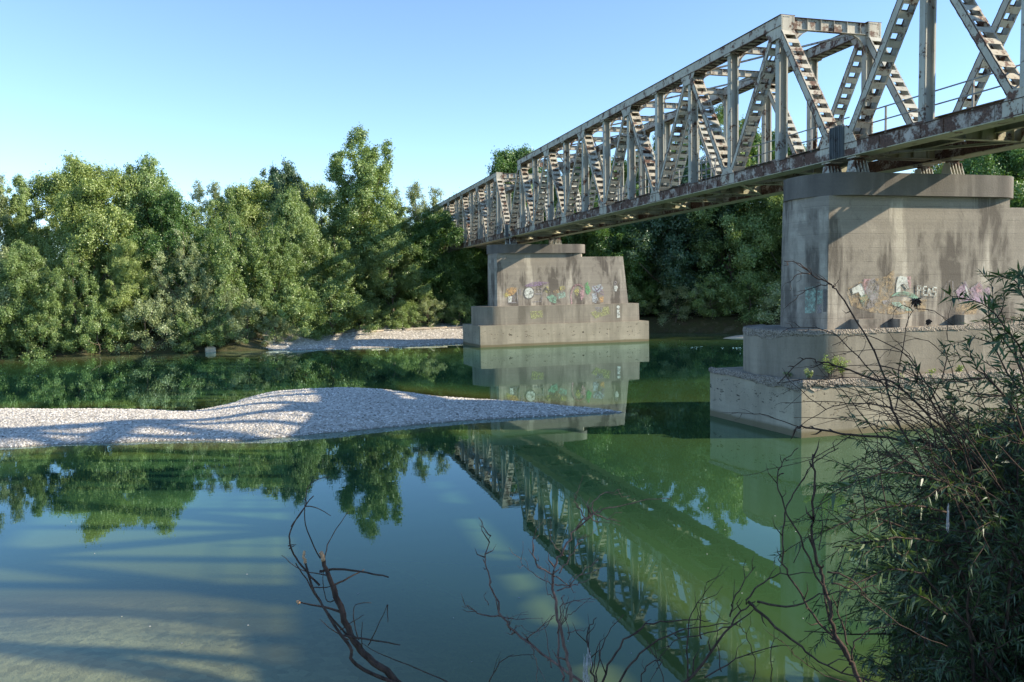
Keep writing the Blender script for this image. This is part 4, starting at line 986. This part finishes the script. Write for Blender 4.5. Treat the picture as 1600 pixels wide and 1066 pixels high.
# small things on the far bank
def log(x, y, L, r, rz, label, tilt=0.03):
    z = float(bank_z(x, y)); b = MB(); pts = []; rad = []
    for i in range(9):
        t = i/8-0.5; pts.append((t*L, 0.08*math.sin(i*1.1)*r*4, r*0.8+tilt*t*L)); rad.append(r*(1-0.5*(i/8))*(1+0.1*math.sin(i*2.3)))
    b.tube(pts, rad, 8); b.tube([(L*0.1, 0, r), (L*0.16, 0.15, r+0.35), (L*0.22, 0.2, r+0.5)], [r*0.4, r*0.25, r*0.1], 5)
    o = b.build('driftwood_log', [M['wood_pale']], None, (x, y, z), True); o.rotation_euler = (0, 0, rz); tag(o, label, 'log', 'driftwood on the far gravel bank')
M['wood_pale'] = bark('bleached_wood', (0.28, 0.24, 0.18), (0.50, 0.44, 0.36), 6)
log(15.5, 91.2, 5.2, 0.15, 0.1, 'long bleached log lying along the top of the far gravel bank')
log(10.0, 90.0, 1.8, 0.14, 0.5, 'short bleached log left of the long one on the gravel bank')
log(19.0, 92.4, 3.0, 0.12, -0.15, 'bleached log closest to the farther pier')
b = MB(); b.box((-0.45, -0.3, -0.4), (0.45, 0.3, 0.42)); b.box((-0.30, -0.34, 0.421), (0.34, 0.24, 0.50)); o = b.build('concrete_block', [M['sand']], None, (-6.5, 80.6, 0.0)); o.rotation_euler = (0, 0, 0.2)
bv = o.modifiers.new('bevel', 'BEVEL'); bv.width = 0.04; bv.segments = 2
tag(o, 'small pale block standing in the water at the far left bank', 'block')

# weeds on the broken ledge of the near pier
def weed(x, y, z, h, n, seed, label, mat='leaf_yellow', dry=False):
    rng = np.random.default_rng(seed); root = empty('weed', (x, y, z)); b = MB(); tips = []
    for i in range(n):
        a = rng.uniform(0, math.tau); l = h*rng.uniform(0.5, 1.0); sp = rng.uniform(0.1, 0.5)*l
        p = [Vector((0.04*math.cos(a), 0.04*math.sin(a), -0.03)), Vector((sp*0.4*math.cos(a), sp*0.4*math.sin(a), l*0.6)), Vector((sp*math.cos(a), sp*math.sin(a), l*(0.95 if not dry else 0.6)))]
        b.tube(p, [0.006, 0.004, 0.002], 4); tips += [p[1], p[1].lerp(p[2], 0.5), p[2]]
    b.build('stem', [M['twig_dark'] if not dry else M['wood_pale']], root)
    c = np.repeat(np.array([tuple(t) for t in tips]), 14, 0); c = c+rng.normal(size=c.shape)*0.05*h
    m_ = len(c); nrm = rng.normal(size=(m_, 3)); nrm /= np.linalg.norm(nrm, axis=1)[:, None]; ta = np.cross(nrm, rng.normal(size=(m_, 3))); ta /= np.linalg.norm(ta, axis=1)[:, None]; tb = np.cross(nrm, ta)
    L = rng.uniform(0.03, 0.075, (m_, 1)); V = np.stack([c-ta*L*0.5, c+tb*L*0.3, c+ta*L*0.5, c-tb*L*0.3], 1).reshape(-1, 3)
    link_mesh('foliage', quad_mesh('foliage', V, 4, rng.random(m_)), M[mat], root); tag(root, label, 'weed', 'weeds on the nearer pier')
weed(18.9, YJ1-2.62, 2.02, 0.95, 16, 1, 'bright yellow-green sapling growing on the ledge of the nearer pier')
weed(19.4, YJ1-2.66, 2.02, 0.8, 12, 2, 'green weed on the ledge right beside the bright sapling')
weed(18.0, YJ1-2.66, 2.02, 0.45, 14, 3, 'low weed hanging over the broken corner of the pier base', 'leaf_grey')
weed(17.9, YJ1-1.6, 2.0, 0.35, 12, 4, 'scrubby dry weed on the left lip of the pier base', 'leaf_grey', True)
for k, x in enumerate((20.6, 21.8, 23.2, 24.5)): weed(x, YJ1-2.72, 1.6+0.1*k, 0.4, 10, 10+k, ['mossy tuft', 'dry tuft', 'brownish tuft', 'ragged tuft'][k]+' clinging below the pier ledge, '+['first', 'second', 'third', 'fourth'][k]+' from the lit corner', 'leaf_yellow')

# ------------------------------------------------------------------ near bank vegetation
def px_path(pts, jitter=0.0, seed=0, sub=4):
    """smooth 3-D path through (px, py, distance) points of the bank plants"""
    rng = random.Random(seed); P = [at(*p) for p in pts]; out = []
    for i in range(len(P)-1):
        p0 = P[max(i-1, 0)]; p1 = P[i]; p2 = P[i+1]; p3 = P[min(i+2, len(P)-1)]
        for k in range(sub):
            t = k/sub; q = 0.5*((2*p1)+(p2-p0)*t+(2*p0-5*p1+4*p2-p3)*t*t+(3*p1-p0-3*p2+p3)*t**3)
            if jitter: q = q+Vector((rng.gauss(0, jitter), rng.gauss(0, jitter), rng.gauss(0, jitter)))
            out.append(q)
    out.append(P[-1]); return out
def stem(b, pts, r0, r1, seed=0, jit=0.002, n=6, m=0):
    q = px_path(pts, jit, seed); k = len(q); b.tube(q, [r0+(r1-r0)*i/(k-1) for i in range(k)], n, m); return q
NS = 'bare branches rising from the near bank'
# 1 broken branch
root = empty('broken_branch', tuple(at(800, 1120, 3.6)))
def part(b, name, mats, root, smooth=True):
    o = b.build(name, mats, None, None, smooth)
    o.parent = root; o.matrix_parent_inverse = Matrix.Translation(-Vector(root.location)); return o
D = 3.5
b = MB(); stem(b, [(700,1130,D+.1),(618,1063,D),(575,1028,D),(553,1002,D),(535,958,D),(520,915,D)], 0.0165, 0.0125, 1, 0.004, 7)
part(b, 'stem', [M['twig_dark']], root)
b = MB(); stem(b, [(520,917,D),(511,890,D),(503,868,D)], 0.0115, 0.0085, 2); part(b, 'broken_limb', [M['twig_dark']], root)
b = MB()
for i, ln in enumerate((
  [(650,1080,D),(592,1058,D-.05),(551,1034,D-.1),(548,1012,D-.1),(527,984,D-.1),(503,945,D-.05),(487,914,D-.05),(474,868,D-.05)],
  [(560,1010,D),(535,985,D),(505,948,D),(478,905,D),(462,880,D)],
  [(500,915,D),(480,895,D),(462,872,D),(453,850,D),(455,825,D),(475,793,D),(490,775,D)],
  [(455,823,D),(478,790,D),(476,780,D)],[(500,872,D),(480,830,D-.1),(476,795,D-.1),(482,760,D-.1),(500,748,D-.1),(515,745,D-.1)],
  [(507,872,D),(515,845,D+.1),(530,820,D+.1),(545,800,D+.1)],[(478,791,D),(495,794,D),(517,806,D)],
  [(500,893,D),(520,890,D),(560,892,D-.1),(607,902,D-.2)],[(520,915,D),(545,903,D+.05),(569,890,D+.1)],[(490,918,D),(510,918,D),(520,914,D)],
  [(534,957,D),(510,950,D+.05),(467,941,D+.1)],[(535,995-2,D),(580,1000,D-.05),(625,1008,D-.1)],
  [(575,1010,D),(590,980,D),(605,945,D)],[(605,945,D),(606,973,D)],[(512,900,D),(470,890,D+.1),(440,868,D+.2)],
  [(532,985,D),(550,972,D),(569,961,D)],[(570,1030,D),(565,1000,D),(566,972,D)],[(700,1066,D),(640,1040,D),(590,1020,D),(565,1005,D)],
  [(560,1000,D+.1),(552,965,D+.1),(556,945,D+.1),(580,942,D+.1)],[(545,1000,D+.1),(520,985,D+.1),(500,968,D+.1)],[(452,858,D),(460,853,D)],[(450,853,D),(463,851,D)],
  [(530,935,D),(512,940,D),(505,915,D),(505,890,D)])):
    r = 0.009 if i == 0 else (0.0065 if i in (7, 10) else (0.005 if i in (1, 2, 8, 11) else 0.0028))
    stem(b, ln, r, r*0.45, 10+i, 0.001, 5)
part(b, 'twigs', [M['twig_dark']], root)
b = MB(); stem(b, [(505,876,D-.01),(501,863,D-.01)], 0.009, 0.0095, 3); stem(b, [(477,880,D-.06),(474,868,D-.06),(475,861,D-.06)], 0.007, 0.005, 4); stem(b, [(469,941.4,D+.09),(464,940,D+.1)], 0.006, 0.006, 5)
part(b, 'splintered_end', [M['wood_bare']], root)
tag(root, 'thick dark broken branch with pale splintered ends, left of centre in the foreground', 'branch', NS)
def bare(name, rootpx, lines, label, mat='twig_dark', r=0.006, group=NS, seed=0, thin=0.72):
    root = empty(name, tuple(at(*rootpx))); big = MB(); small = MB()
    sp = random.Random(seed+9)
    for i, ln in enumerate(lines):
        rr = ln[0]*thin; q = stem(big if ln[0] >= r*0.8 else small, ln[1], rr, rr*0.35, seed+i, 0.0022+rr*0.25, 5)
        for k in range(2, len(q)-1):
            if sp.random() < 0.33:     # buds and short spurs
                d = (q[k+1]-q[k-1]).normalized(); o = Vector((sp.gauss(0, 1), sp.gauss(0, 1), sp.gauss(0.2, 1))).normalized(); L = sp.uniform(0.01, 0.06); e = q[k]+(d*0.6+o*0.8)*L
                small.tube([q[k], e, e+(d*0.9+o*0.3)*L*0.8], [rr*0.5, rr*0.35, 0.0006], 4)
    if big.v: part(big, 'stem', [M[mat]], root)
    if small.v: part(small, 'twigs', [M[mat]], root)
    tag(root, label, 'branch', group); return root
D = 3.3
bare('curved_twig', (900,1070,D), [
 (0.008, [(910,1066,D),(860,1030,D),(815,995,D),(785,965,D),(775,935,D),(762,895,D),(759,865,D),(766,838,D)]),
 (0.004, [(766,838,D),(755,822,D),(748,808,D)]),(0.005, [(778,962,D),(755,960,D),(735,950,D),(723,938,D)]),(0.003, [(763,945,D),(757,935,D),(759,925,D)]),
 (0.003, [(779,963,D),(800,967,D),(822,966,D)]),(0.004, [(820,1000,D),(840,985,D),(865,965,D)]),(0.003, [(797,985,D),(795,970,D),(792,960,D)]),(0.003, [(800,990,D),(808,978,D),(816,977,D)]),
 (0.004, [(792,978,D),(830,1010,D-.1),(838,1040,D-.1),(840,1070,D-.1)])], 'slender reddish twig curving up to a kink, middle of the foreground', 'twig_red', 0.006)
D = 3.1
bare('twiggy_stem', (885,1075,D), [
 (0.010, [(895,1070,D),(885,1020,D),(875,980,D),(866,940,D),(864,905,D),(870,880,D),(885,850,D),(905,820,D),(928,800,D)]),
 (0.007, [(880,1066,D),(872,1010,D+.05),(876,960,D+.05),(882,930,D+.05)]),(0.004, [(928,802,D),(925,790,D),(945,770,D),(970,765,D)]),(0.004, [(930,801,D),(960,792,D),(1000,783,D),(1050,780,D)]),
 (0.004, [(928,803,D),(950,812,D),(970,815,D)]),(0.004, [(915,812,D),(905,795,D),(898,780,D),(902,768,D)]),(0.003, [(920,805,D),(935,818,D),(930,800,D)]),
 (0.005, [(868,900,D),(845,890,D),(835,870,D),(833,848,D),(842,836,D)]),(0.003, [(866,915,D),(845,905,D),(820,885,D),(812,872,D)]),(0.004, [(866,915,D),(890,913,D),(910,895,D),(935,875,D)]),
 (0.004, [(870,900,D),(885,915,D),(900,925,D)]),(0.004, [(870,925,D),(895,915,D),(905,912,D)]),(0.003, [(880,945,D),(905,938,D),(935,935,D)]),(0.003, [(878,975,D),(892,960,D),(905,950,D)]),
 (0.003, [(866,960,D),(850,980,D),(820,998,D)]),(0.003, [(885,990,D),(900,985,D),(912,985,D)]),(0.004, [(872,895,D),(890,870,D),(905,845,D),(915,835,D)]),(0.003, [(880,870,D),(865,850,D),(860,835,D)]),
 (0.003, [(868,935,D),(855,925,D),(855,905,D)]),(0.003, [(862,1045,D),(855,1000,D),(847,965,D)]),(0.003, [(888,1000,D),(885,960,D),(890,940,D)]),(0.003, [(872,990,D),(878,965,D),(887,930,D)])],
 'upright tangle of thin twigs with a pale reddish top, in front of the bridge reflection', 'twig_red', 0.006, seed=40)
D = 2.9
bare('snagged_twig', (925,1080,D), [(0.006, [(935,1075,D),(925,1040,D),(918,1005,D),(920,985,D),(932,965,D)]),(0.003, [(928,1050,D),(935,1010,D),(945,990,D)])], 'short twig with white fluff snagged on it at the bottom edge', 'twig_dark', 0.005, seed=80)
M['fluff'] = flat('white_fluff', (0.42, 0.42, 0.42), 0.95, 0.2, 30)
def fluff(px, py, d, hpx, wpx, seed, label):
    rng = random.Random(seed); b = MB()
    for i in range(34):
        x = px+rng.gauss(0, wpx); y = py+rng.uniform(-hpx, hpx); w = wpx*(1+(y-py)/hpx*0.6)
        b.tube([at(x, y, d), at(x+rng.gauss(0, w*0.5), y+rng.uniform(4, 14), d+rng.uniform(-.01, .01)), at(x+rng.gauss(0, w*0.7), y+rng.uniform(12, 26), d)], [0.0007, 0.0014, 0.0004], 4)
    o = b.build('plant_fluff', [M['fluff']]); tag(o, label, 'fluff', 'white fluff caught on the twigs')
fluff(917, 1035, 2.89, 24, 3.0, 3, 'wispy white fluff hanging from the twig at the bottom edge')
fluff(1481, 800, 4.1, 14, 1.0, 4, 'white fluff hanging in the dark willow bush')
D = 2.8
bare('arching_twigs', (1120,1080,D), [
 (0.006, [(940,1075,D),(955,1030,D),(985,995,D),(1020,973,D),(1070,968,D),(1110,970,D)]),(0.006, [(960,1080,D),(985,1040,D),(1020,1005,D),(1070,985,D),(1140,975,D)]),
 (0.004, [(930,1070,D),(935,1030,D),(950,990,D),(975,960,D)]),(0.008, [(1060,1080,D),(1110,1020,D),(1150,965,D),(1180,940,D)]),(0.006, [(1180,940,D),(1230,950,D),(1280,930,D),(1330,925,D)]),
 (0.005, [(1165,945,D),(1185,915,D),(1220,900,D),(1280,895,D)]),(0.005, [(1140,965,D),(1143,945,D),(1160,915,D),(1180,885,D)]),(0.004, [(1075,1066,D),(1073,1000,D),(1080,960,D),(1100,925,D),(1107,908,D)]),
 (0.004, [(1095,1000,D),(1092,960,D),(1100,930,D)]),(0.008, [(1170,940,D),(1200,970,D),(1250,1010,D),(1290,1040,D),(1400,1070,D)]),(0.004, [(1150,975,D),(1120,985,D),(1060,1000,D),(1045,1010,D)]),
 (0.004, [(1100,1060,D),(1150,1030,D),(1200,1012,D),(1240,1010,D)]),(0.003, [(1040,1070,D),(1030,1040,D),(1010,1000,D)]),(0.003, [(1125,1050,D),(1120,1000,D),(1125,960,D)]),
 (0.003, [(1205,1066,D),(1205,1020,D),(1210,980,D)]),(0.003, [(1175,1066,D),(1180,1030,D),(1165,990,D),(1155,975,D)]),(0.004, [(1000,1066,D),(1010,1040,D),(1035,1030,D),(1025,1045,D)])],
 'low tangle of thin dark twigs arching along the bottom edge, right of centre', 'twig_dark', 0.005, seed=100)
D = 3.6
bare('forked_branch', (1345,1080,D), [
 (0.016, [(1360,1100,D),(1340,1060,D),(1322,1020,D),(1303,985,D),(1298,950,D),(1288,910,D),(1277,880,D),(1268,840,D),(1270,800,D),(1272,740,D),(1270,710,D)]),
 (0.008, [(1330,1040,D),(1310,1005,D),(1270,960,D),(1245,920,D),(1225,880,D),(1222,840,D),(1230,790,D),(1250,755,D),(1275,720,D),(1310,700,D)]),
 (0.007, [(1290,930,D),(1275,900,D),(1250,840,D),(1225,790,D),(1215,745,D),(1222,725,D),(1247,700,D)]),(0.005, [(1225,740,D),(1214,745,D)]),
 (0.007, [(1325,1010,D),(1310,960,D),(1300,930,D)]),(0.006, [(1332,1030,D),(1335,1005,D),(1360,985,D),(1400,975,D)]),(0.006, [(1300,910,D),(1330,920,D),(1370,915,D)]),
 (0.006, [(1292,895,D),(1330,905,D),(1360,940,D),(1420,985,D),(1480,1010,D)]),(0.004, [(1280,860,D),(1285,820,D),(1283,780,D)]),(0.003, [(1268,850,D),(1290,820,D),(1300,790,D)]),
 (0.004, [(1345,1070,D),(1300,1060,D),(1250,1030,D),(1220,1000,D)]),(0.003, [(1240,880,D),(1255,850,D),(1262,830,D)])],
 'tall dark forked branch rising in front of the green water beside the willow bush', 'twig_dark', 0.006, seed=130)

# 2 willow bush on the right
def willow_bush():
    rng = np.random.default_rng(5); rr = random.Random(8)
    base = at(1640, 1250, 5.2); root = empty('willow_bush', tuple(base)); br = MB(); tw = MB()
    LV = []; LT = []
    def leaves(path, n, size, ti):
        P = np.array([tuple(p) for p in path]); k = len(P)
        for i in range(n):
            t = (i+0.5)/n*(k-1); j = min(int(t), k-2); f = t-j; q = P[j]*(1-f)+P[j+1]*f; d = P[j+1]-P[j]; d /= np.linalg.norm(d)+1e-9
            s = rng.normal(size=3); s -= d*(s@d); s /= np.linalg.norm(s)+1e-9; L = size*rng.uniform(0.65, 1.2)
            u = d*0.75+s*0.75+np.array([0, 0, -0.12]); u /= np.linalg.norm(u); w = np.cross(u, rng.normal(size=3)); w /= np.linalg.norm(w)+1e-9
            wd = L*0.075; droop = np.array([0, 0, -0.12*L])
            LV.append(np.array([q, q+u*L*0.35+w*wd, q+u*L+droop, q+u*L*0.35-w*wd])); LT.append(np.clip(ti+rng.normal()*0.2, 0, 1))
    # main stems fan out over the bush
    tips = []
    for k in range(46):
        a = rr.random()
        d0 = rr.uniform(4.0, 6.3)
        tx = 1240+rr.random()**0.72*430; lo = 470+max(0, (1560-tx))*0.62; hi = 1075
        ty = lo+(hi-lo)*rr.random()**1.15
        sx = 1640+rr.uniform(-120, 110); sy = 1250
        cx = (sx*0.45+tx*0.55)+rr.uniform(-20, 70); cy = (sy*0.35+ty*0.65)-rr.uniform(20, 130)
        pth = px_path([(sx, sy, 5.1), (sx*0.8+cx*0.2-5, sy*0.6+cy*0.4, (5.1+d0)/2), (cx, cy, d0), (tx, ty, d0-0.1)], 0.01, k, 5)
        n_ = len(pth); r0 = rr.uniform(0.010, 0.02); br.tube(pth, [r0*(1-0.85*i/(n_-1)) for i in range(n_)], 5)
        side = 26 if tx > 1380 else 14
        for j in range(side):
            t = 0.25+0.75*j/side; i = int(t*(n_-1)); s = pth[min(i, n_-1)]; dv = (pth[min(i+1, n_-1)]-pth[max(i-1, 0)]).normalized()
            o = Vector((rr.gauss(0, 1), rr.gauss(0, 1), rr.gauss(0.25, 0.8))); o = (o-dv*o.dot(dv)).normalized()
            L = rr.uniform(0.22, 0.62); g = Vector((-0.25, 0, -0.05)); m1 = s+(dv*0.6+o*0.7+g*0.3)*L*0.55; e = m1+(dv*0.5+o*0.4+g+Vector((0, 0, -0.3)))*L*0.5
            q = [s, s.lerp(m1, 0.5)+o*0.02, m1, m1.lerp(e, 0.5), e]; tw.tube(q, [0.0035, 0.003, 0.0025, 0.002, 0.0012], 4)
            leaves(q, 32 if tx > 1400 else 24, 0.060, 0.45)
    # dense interior on the lower right, its shade deepened by a darker leaf tint
    for k in range(2100):
        px = 1400+rr.random()**0.65*260; lo = 660+max(0, 1540-px)*1.3; py = lo+(1150-lo)*rr.random()**0.8; d = rr.uniform(4.6, 7.0)
        s = at(px, py, d); v = Vector((rr.gauss(-0.3, 0.6), rr.gauss(-0.2, 0.6), rr.gauss(0.1, 0.5))).normalized(); L = rr.uniform(0.25, 0.5)
        q = [s, s+v*L*0.35, s+v*L*0.7+Vector((0, 0, -0.03)), s+v*L+Vector((0, 0, -0.08))]; tw.tube(q, [0.004, 0.003, 0.002, 0.001], 4); leaves(q, 34, 0.070, 0.25)
    # long leafy shoots standing clear against the pier
    for k, pts in enumerate(([(1610,640,4.4),(1590,560,4.4),(1570,510,4.3),(1535,476,4.3),(1484,462,4.2)], [(1640,560,4.2),(1610,480,4.2),(1585,440,4.2),(1560,432,4.1)], [(1620,700,4.6),(1570,620,4.6),(1530,580,4.5),(1510,540,4.5)],
        [(1660,520,4.0),(1620,455,4.0),(1590,425,4.0)], [(1600,620,4.8),(1560,560,4.8),(1545,500,4.7),(1552,470,4.7)], [(1640,640,4.3),(1600,560,4.3),(1575,520,4.2),(1560,540,4.2)], [(1500,760,4.2),(1420,740,4.1),(1360,745,4.0),(1300,770,3.9)],
        [(1480,800,4.2),(1400,790,4.0),(1340,810,3.9),(1290,830,3.8)], [(1470,850,4.2),(1400,840,4.0),(1330,860,3.9)], [(1450,900,4.0),(1390,890,3.9),(1320,920,3.8)], [(1480,960,3.9),(1430,930,3.8),(1380,960,3.8)])):
        q = px_path(pts, 0.004, 300+k, 6); tw.tube(q, [0.006*(1-0.7*i/len(q)) for i in range(len(q))], 5); leaves(q, 84, 0.085, 0.7)
    part(br, 'stems', [M['twig_dark']], root); part(tw, 'twigs', [M['twig_dark']], root)
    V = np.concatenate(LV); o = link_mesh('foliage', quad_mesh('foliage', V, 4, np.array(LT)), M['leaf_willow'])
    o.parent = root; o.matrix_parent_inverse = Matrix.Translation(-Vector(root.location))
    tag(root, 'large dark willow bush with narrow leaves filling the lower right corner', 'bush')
willow_bush()
D = 4.6
bare('arching_branch', (1660,860,D), [
 (0.016, [(1700,850,D),(1600,780,D),(1540,742,D),(1480,700,D),(1420,688,D),(1360,683,D),(1300,675,D),(1250,668,D),(1242,676,D)]),
 (0.010, [(1560,755,D),(1500,690,D-.1),(1440,640,D-.1),(1400,600,D-.1),(1360,590,D-.1),(1300,568,D-.1),(1280,566,D-.1),(1262,560,D-.1),(1250,566,D-.1),(1215,600,D-.1)]),
 (0.009, [(1420,690,D),(1395,640,D),(1380,580,D),(1350,520,D),(1310,458,D),(1295,445,D),(1270,430,D),(1250,413,D),(1225,408,D)]),
 (0.005, [(1303,447,D),(1290,444,D),(1260,455,D),(1240,470,D),(1228,480,D)]),(0.005, [(1266,428,D),(1250,428,D),(1238,436,D),(1235,455,D)]),(0.003, [(1303,446,D),(1311,438,D),(1312,425,D)]),
 (0.007, [(1520,730,D+.1),(1460,670,D+.1),(1400,640,D+.1),(1340,630,D+.1),(1290,640,D+.1),(1240,672,D+.1)]),(0.006, [(1500,700,D),(1470,640,D),(1420,560,D),(1370,530,D),(1330,525,D),(1300,540,D)]),
 (0.006, [(1450,660,D+.1),(1380,600,D+.1),(1330,545,D+.1),(1290,515,D+.1),(1240,512,D+.1),(1220,520,D+.1)]),(0.005, [(1380,690,D),(1340,640,D),(1310,605,D),(1270,600,D)]),
 (0.005, [(1350,740,D),(1300,760,D-.1),(1262,830,D-.2)]),(0.005, [(1400,640,D),(1408,560,D-.1),(1420,500,D-.1),(1428,485,D-.1)]),(0.004, [(1428,486,D-.1),(1412,478,D-.1),(1398,485,D-.1),(1391,503,D-.1)]),
 (0.004, [(1430,483,D-.1),(1455,485,D-.1),(1475,498,D-.1),(1490,510,D-.1)]),(0.004, [(1330,680,D),(1300,700,D),(1260,720,D),(1200,735,D),(1150,745,D)]),(0.004, [(1248,668,D),(1200,650,D),(1160,645,D),(1140,648,D)]),
 (0.004, [(1290,640,D),(1240,600,D),(1222,575,D)]),(0.004, [(1360,640,D),(1330,600,D),(1290,590,D),(1225,640,D)]),(0.004, [(1470,640,D),(1440,600,D),(1380,570,D),(1340,575,D)]),
 (0.004, [(1500,620,D),(1480,560,D),(1440,530,D),(1400,540,D),(1370,560,D)]),(0.004, [(1540,640,D),(1500,560,D),(1480,520,D),(1488,470,D)]),(0.004, [(1420,700,D),(1370,720,D),(1320,740,D),(1300,770,D)]),
 (0.003, [(1340,560,D),(1352,540,D),(1345,520,D)]),(0.003, [(1380,600,D),(1420,590,D),(1470,610,D)]),(0.005, [(1600,690,D),(1540,640,D),(1480,625,D),(1420,650,D),(1350,660,D)]),(0.004, [(1600,720,D),(1520,700,D),(1450,720,D),(1390,730,D)])],
 'bare thorny branches arching leftward out of the willow bush across the nearer pier', 'twig_dark', 0.007, seed=200)
_rr = random.Random(61); LN = []
for k in range(34):
    sx = _rr.uniform(1440, 1640); sy = _rr.uniform(690, 930); ex = _rr.uniform(1215, 1440); ey = 560+max(0, ex-1215)*0.0+_rr.uniform(0, 190); d_ = _rr.uniform(3.9, 5.2)
    mx = (sx+ex)/2+_rr.uniform(-10, 50); my = (sy+ey)/2-_rr.uniform(15, 75)
    LN.append((_rr.uniform(0.0035, 0.0065), [(sx, sy, d_+.1), (sx*.6+mx*.4, sy*.6+my*.4-8, d_), (mx, my, d_), (ex*.6+mx*.4, ey*.6+my*.4-14, d_), (ex, ey+_rr.uniform(-6, 14), d_-.1)]))
    if k % 2: LN.append((0.003, [(mx, my, d_), (mx-_rr.uniform(10, 40), my-_rr.uniform(20, 50), d_), (mx-_rr.uniform(30, 80), my-_rr.uniform(10, 70), d_)]))
bare('twig_fan', (1620,920,4.6), LN, 'thicket of fine leafless twigs fanning out of the willow bush before the pier base', 'twig_dark', 0.007, seed=500)
def seed_head(px, py, d, s, label):
    rng = random.Random(int(px)); b = MB(); c = at(px, py, d)
    for i in range(46):
        v = Vector((rng.gauss(0, 1), rng.gauss(0, 1), rng.gauss(-0.5, 1))).normalized()*s*rng.uniform(0.3, 1.0); b.tube([c, c+v*0.6, c+v+Vector((0, 0, -s*0.3))], [0.0035, 0.005, 0.002], 4)
    o = b.build('seed_head', [M['twig_dark']]); tag(o, label, 'seed head', 'dry seed heads on the bare branches')
seed_head(1431, 470, 4.5, 0.036, 'dry dark seed head on the upright stalk in front of the pier graffiti'); seed_head(1451, 502, 4.5, 0.02, 'tiny withered seed head hanging near the pier block')
bare('stalk', (1330,1080,3.4), [(0.005, [(1392,830,4),(1380,760,4),(1372,700,4),(1373,640,4)]),(0.004, [(760,1076,3.4),(775,1045,3.4),(795,1027,3.4),(835,1023,3.4)])], 'pair of thin dead stalks among the near twigs', 'twig_dark', 0.004)

# specks of poplar fluff floating on the river
rng = np.random.default_rng(3); b = MB()
for i in range(32):
    px = rng.uniform(0, 1300); py = 740+rng.random()*320; v = _R*(px-800)/FPX-_U*(py-533)/FPX+_F; t = -CAMH/v[2]; x, y = v[0]*t, v[1]*t; s = 0.006+0.008*rng.random()
    b.obox((x, y, 0.004), (s, s*0.3, 0), (-s*0.3, s*0.6, 0), (0, 0, 0.003))
o = b.build('floating_fluff', [M['fluff']]); tag(o, 'tiny white specks of fluff floating on the river surface', 'fluff', kind='stuff')
